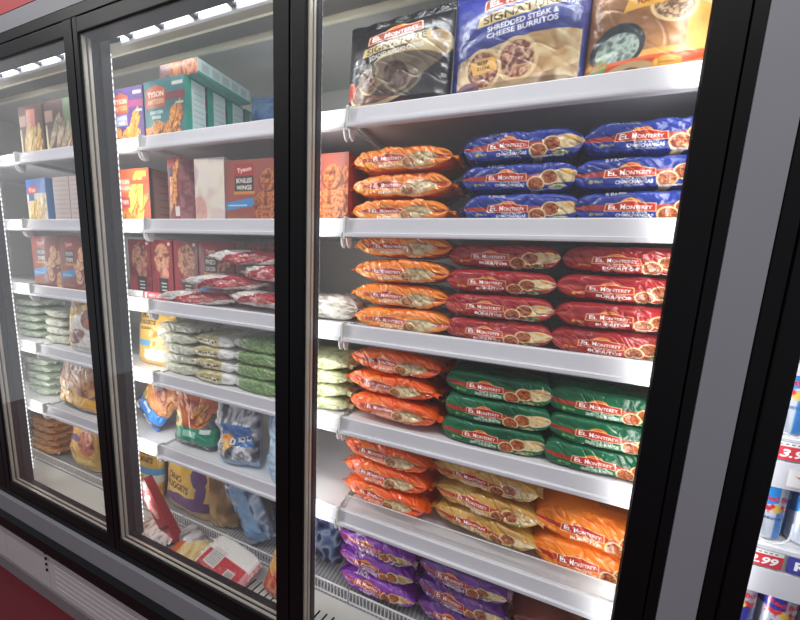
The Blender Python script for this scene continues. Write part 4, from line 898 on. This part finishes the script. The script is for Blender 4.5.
PK['vegpale'] = [loaf_mesh('film_wrap', .2, .035, .13, veg((178, 190, 170), [(140, 160, 130), (196, 206, 186), (222, 226, 216)], 15), 34, 14, 240 + i, crumple=1.2, px=3.) for i in range(2)]
stack('vegpale', -2.16, .24, ZS[4], 5, .041, 'grey-green vegetable bag', 'lower far-left stack', 'grey-green vegetable bags', seed=3, cat='vegetable bag')
stack('vegpale', -2.185, .235, ZS[3], 5, .041, 'grey-green vegetable bag', 'upper far-left stack', 'grey-green vegetable bags', seed=4, cat='vegetable bag')
place('nugget_bag', 'film_wrap', ynug, 'yellow nugget bag on the deck behind the left door frame', 'nugget bag', (-1.70, .256, .402), (R(-5), 0, R(2)), 'yellow nugget bags on the deck', 'top_seal')
o2 = nugget_bag((226, 176, 96), [('FUN', .62, .84, .3, .06, (110, 66, 40), 0), ('NUGGETS', .62, .74, .5, .06, (110, 66, 40), 0)], 9, lambda a, W, H: (a.food(a.emask(W * .72, H * .45, W * .2, H * .2, 20), [(150, 84, 70), (206, 130, 96), (190, 110, 90)], .04, seed=3), a.ell(W * .4, H * .5, W * .2, H * .05, (120, 100, 140)), a.rect(0, H * .0, W, H * .2, (226, 196, 120))), .24, .30)
place('nugget_bag', 'film_wrap', standbag_mesh('film_wrap', .25, .31, .08, o2, 49), 'orange-yellow nugget bag in the middle of the left deck', 'nugget bag', (-1.985, .265, .402), (R(-5), 0, R(-2)), 'yellow nugget bags on the deck', 'top_seal')
PK['vegorange'] = [loaf_mesh('film_wrap', .22, .037, .14, veg((220, 160, 100), [(196, 120, 70), (230, 180, 126), (236, 206, 160)], 17), 34, 14, 250 + i, crumple=1.1, px=4.) for i in range(2)]
stack('vegorange', -2.33, .30, .402, 5, .042, 'orange flat bag', 'stack on the far-left deck', 'orange flat bags on the left deck', seed=2, cat='snack bag')

# ================================================================== DRINKS COOLER (right)
cool = thing('drinks_cooler', 'black-framed drinks cooler with a wide grey side post, right edge of the photo', 'cooler', (0, 0, 0))
MB().box(.270, .321, -.001, .05, .0, 2.42).build('side_post', GREY, cool)['label'] = 'grey painted steel post'
MB().rbox(.3225, .345, .0, .05, .1, 2.42, .003, 'z').build('cooler_frame', BLACK, cool)
MB().box(.3225, 1.2, .0, .05, 0, .1).box(.3225, 1.2, .0, .05, 2.32, 2.42).build('cooler_frame', BLACK, cool)
MB().box(.362, .370, .05, .7, .1, 2.4).box(1.187, 1.2, .05, .7, .1, 2.4).build('side_panel', BLACK, cool)
MB().box(.362, 1.2, .70, .72, .1, 2.4).build('back_panel', LINER, cool)
MB().box(.370, 1.187, .05, .7, .09, .1).box(.370, 1.187, .05, .7, 2.39, 2.4).build('inner_panel', LINER, cool)
d = thing('freezer_door', 'glass cooler door with black frame in front of drink cans', 'cooler door', (.772, 0, .1))
for x0, x1 in ((-.4255, -.397), (.39, .428)): MB().rbox(x0, x1, -.002, .046, .003, 2.215, .003, 'z').build('door_stile', BLACK, d)
for z0, z1 in ((.003, .06), (2.15, 2.215)): MB().rbox(-.397, .39, -.002, .046, z0, z1, .003, 'x').build('door_rail', BLACK, d)
MB().box(-.397, .39, .010, .0125, .06, 2.15).build('glass_pane', GLASS, d)
for i, (zt, what) in enumerate(((1.435, 'large cans, top of the three'), (1.237, 'slim blue cans, middle of the three'), (1.033, 'dark blue cans, lowest of the three'), (.83, 'nothing seen, below the cans'))):
    s = thing('cooler_shelf', 'white cooler shelf with tag channel under %s' % ['tall cans out of sight', 'tall blue cans', 'slim blue cans with clear stops', 'dark blue cans'][i], 'shelf', (.372, .10, zt), 'white cooler shelves')
    MB().box(0, .81, .008, .55, -.012, 0).build('shelf_panel', WHITE, s)
    MB().prism([(0, -.036), (0, -.002), (.008, 0), (.008, -.036)], 0, .81, 'x').build('tag_channel', mat('grey_channel', rgb(170, 170, 176), .5), s)
    MB().prism([(-.006, -.084), (-.003, -.037), (.008, -.037), (.008, -.084)], 0, .81, 'x').build('price_rail', RAIL, s)
def price_tag(x, z, w, txt, col, label, y=.097):
    a = Art(110, 50, w, .03, (236, 234, 230)); a.rect(0, 0, w, .023, col)
    if txt: a.text(txt, w * .5, .0115, w * .78, .014, (250, 250, 250), .035, 0, .25)
    for k in range(6): a.rect(w * (.06 + .14 * k), .0255, w * (.14 + .14 * k), .0275, (90, 86, 90), .8)
    place('price_tag', '', flat_card(w, .031, a), label, 'price tag', (x, y, z), (0, 0, 0), 'paper price tags on the cooler shelves')
price_tag(.457, 1.203, .054, '3.99', (206, 52, 66), 'red price tag reading 3.99 on the upper cooler shelf')
price_tag(.446, .999, .052, '2.99', (206, 52, 66), 'red price tag reading 2.99 on the lower cooler shelf')
a = Art(80, 50, .06, .03, (56, 56, 150)); a.text('RED', .030, .015, .042, .016, (250, 250, 250), .04)
place('price_tag', '', flat_card(.06, .031, a), 'dark blue tag beside the red 2.99 tag', 'price tag', (.508, .097, .999), (0, 0, 0), 'paper price tags on the cooler shelves')
a = Art(50, 30, .05, .03, (236, 234, 232)); a.poly([(.008, .02), (.02, .012), (.03, .02), (.02, .017)], (206, 52, 66))
place('price_tag', '', flat_card(.05, .03, a), 'small white tag with red mark on the upper cooler rail', 'price tag', (.474, .0905, 1.160), (0, 0, 0), 'paper price tags on the cooler shelves')

def can_mesh(r, h, kind):
    W, H = 2 * math.pi * r, h; a = Art(110, 90, W, H, (40, 90, 170)); q = W / 4
    if kind == 'silver':
        a.food(a.X >= 0, [(150, 158, 170), (196, 204, 212), (170, 180, 190)], .05, seed=2)
        for k in range(4):
            c = (44, 128, 200) if k % 2 == 0 else (176, 186, 198)
            a.poly([(q * k, H * .42), (q * k + q, H * .56), (q * k + q, H), (q * k, H)], c); a.poly([(q * k, 0), (q * k + q, 0), (q * k + q, H * .56), (q * k, H * .42)], (186, 194, 204) if k % 2 == 0 else (50, 120, 192))
    else:
        for k in range(4):
            c1, c2 = ((40, 48, 136), (176, 180, 190)) if k % 2 == 0 else ((170, 174, 186), (44, 52, 140))
            a.poly([(q * k, H * .5), (q * k + q, H * .5), (q * k + q, H), (q * k, H)], c1); a.poly([(q * k, 0), (q * k + q, 0), (q * k + q, H * .5), (q * k, H * .5)], c2)
    for cx in (W * .25, W * .75):
        a.ell(cx, H * .47, r * .3, r * .3, (222, 186, 90))
        for sg in (-1, 1):                      # two charging animals facing each other across the sun
            a.ell(cx + sg * r * .62, H * .47, r * .34, H * .034, (190, 48, 54), sg * 14); a.ell(cx + sg * r * .28, H * .5, r * .12, H * .03, (196, 44, 50)); a.poly([(cx + sg * r * .9, H * .45), (cx + sg * r * 1.0, H * .38), (cx + sg * r * .82, H * .44)], (196, 44, 50)); a.poly([(cx + sg * r * .5, H * .45), (cx + sg * r * .42, H * .38), (cx + sg * r * .4, H * .46)], (196, 44, 50))
        a.text('Red Bull', cx, H * .61, r * 1.75, H * .075, (206, 40, 52), .04); a.text('ENERGY DRINK', cx, H * .33, r * 1.2, H * .035, (40, 60, 120), .03)
    a.rect(0, 0, W, H * .03, (190, 194, 200)); A = a.out(); nu, nv = a.nu, a.nv
    vs = np.linspace(0, 1, nv); rr = np.where(vs < .06, r * (.80 + .2 * np.sin(np.clip(vs / .06, 0, 1) * math.pi / 2)), r); rr = np.where(vs > .92, r * (1 - .16 * (vs - .92) / .08), rr)
    t = np.linspace(0, 2 * math.pi, nu)[None] - math.pi
    V = np.stack([rr[:, None] * np.sin(t), -rr[:, None] * np.cos(t), (vs * h)[:, None] + 0 * t], -1)
    body = raw_mesh('can_body', V, grid_faces(nu, nv), A, CANM)
    b = MB(); n = 32; prof = [(r * .83, h - .001), (r * .86, h + .002), (r * .82, h + .003), (r * .78, h - .003), (.0005, h - .003)]
    for (q_, z) in prof: b.v += [(q_ * math.cos(2 * math.pi * i / n), q_ * math.sin(2 * math.pi * i / n), z) for i in range(n)]
    for j in range(len(prof) - 1):
        for i in range(n): k = (i + 1) % n; b.f.append((j * n + i, j * n + k, (j + 1) * n + k, (j + 1) * n + i))
    lid = b.mesh('can_lid', CANLID, True)
    b = MB().rbox(-.006, .006, -.012, .012, h - .002, h - .0005, .005, 'z', 4).mesh('pull_tab', CANLID)
    return body, [(lid, 'can_lid'), (b, 'pull_tab')]
def stop_mesh(r):
    """clear U-shaped stop standing before each can"""
    b = MB(); n = 14; pts = []
    for i in range(n + 1):
        t = math.pi + math.pi * i / n; pts.append((r * math.cos(t), r * math.sin(t) + r))
    for (p, q) in zip(pts[:-1], pts[1:]): b.cyl((p[0], 0, p[1]), (q[0], 0, q[1]), .0018, 6)
    b.cyl((-r, 0, r), (-r, 0, r * 1.9), .0018, 6).cyl((r, 0, r), (r, 0, r * 1.9), .0018, 6); return b.mesh('clear_stop', ACRYL)
CANS = {'tall': can_mesh(.029, .156, 'silver'), 'slim': can_mesh(.0265, .135, 'silver'), 'dark': can_mesh(.0265, .135, 'dark')}
def can(kind, x, y, z, rz, label, group):
    body, rest = CANS[kind]; t = thing('drink_can', label, 'can', (x, y, z), group, (0, 0, R(rz)))
    for me, nm in ((body, 'can_body'),) + tuple(rest):
        o = bpy.data.objects.new(nm, me); COL.objects.link(o); o.parent = t
PLACE = ['leftmost', 'second from the left', 'third from the left', 'fourth from the left']
for i in range(4):
    can('tall', .462 + .064 * i, .150, 1.2375, 84 + 4 * i, 'tall blue-silver can on the upper cooler shelf, %s' % PLACE[i], 'tall cans on the upper cooler shelf')
    can('slim', .462 + .060 * i, .150, 1.0335, 100 - 5 * i, 'slim blue-silver can above the 2.99 tag, %s' % PLACE[i], 'slim cans on the middle cooler shelf')
    can('dark', .452 + .057 * i, .150, .8305, 80 + 9 * i, 'dark blue can below the 2.99 tag, %s' % PLACE[i], 'dark cans on the lowest cooler shelf')
sm = stop_mesh(.024)
for z, g, l in ((1.239, .064, 'tall'), (1.035, .060, 'slim')):
    for i in range(4):
        o = bpy.data.objects.new('can_stop', sm); COL.objects.link(o); o.location = (.462 + g * i, .1165, z)
        tag(o, 'clear U-shaped stop before the %s can %s' % (l, PLACE[i]), 'can stop', 'clear stops on the cooler shelves')

# ================================================================== LIGHT
def area(name, loc, size, power, rot, col=(1, 1, 1), sy=None):
    l = bpy.data.lights.new(name, 'AREA'); l.shape = 'RECTANGLE'; l.size = size; l.size_y = sy or size; l.energy = power; l.color = col
    o = bpy.data.objects.new(name, l); COL.objects.link(o); o.location = loc; o.rotation_euler = rot; return o
for s in SEAMS[:-1]:
    for sg in (-1, 1):
        if s > .2 and sg > 0: continue
        # vertical strip behind the mullion, aimed sideways into the shelves
        o = area('led_light', (s + sg * (.010 if s < .2 else .004), .088, 1.29), .012, 1.15, (R(90), 0, R(-sg * 40)), (1, .985, .95), 1.55)
for k in range(3):
    area('tube_glow', ((SEAMS[k] + SEAMS[k + 1]) / 2, .11, 2.11), .62, .8, (R(25), 0, 0), (.93, .97, 1), .02)
area('cooler_light', (.78, .09, 2.2), .7, 3., (R(20), 0, 0), (.95, .97, 1), .03)
area('cooler_led', (.385, .085, 1.2), .012, 3., (R(90), 0, R(-50)), (.95, .97, 1), 1.6)
for k, x in enumerate((-2.6, -.9, .8)):
    area('store_light', (x, -.95, 3.2), 1.2, 20, (R(16), 0, 0), (1, .98, .95), .12)
w = bpy.data.worlds.new('store'); S.world = w; w.use_nodes = True
w.node_tree.nodes['Background'].inputs['Color'].default_value = (.80, .82, .88, 1); w.node_tree.nodes['Background'].inputs['Strength'].default_value = .66

# ================================================================== CAMERA
cam = bpy.data.cameras.new('camera'); co = bpy.data.objects.new('camera', cam); COL.objects.link(co)
right = Vector((0.9335425147, 0.3550892226, 0.0490919260)); up = Vector((-0.0955988646, 0.1146292706, 0.9887977485)); fwd = Vector((-0.3454840522, 0.9277778690, -0.1409574241))
M = Matrix((right, up, -fwd)).transposed().to_4x4(); M.translation = Vector((0, -.615, 1.5)); co.matrix_world = M
cam.sensor_width = 36; cam.lens = 36 * 323.915 / 800; cam.clip_start = .02; S.camera = co
S.view_settings.view_transform = 'Standard'; S.view_settings.look = 'None'
S.cycles.max_bounces = 10; S.cycles.transparent_max_bounces = 16; S.cycles.caustics_reflective = False; S.cycles.caustics_refractive = False
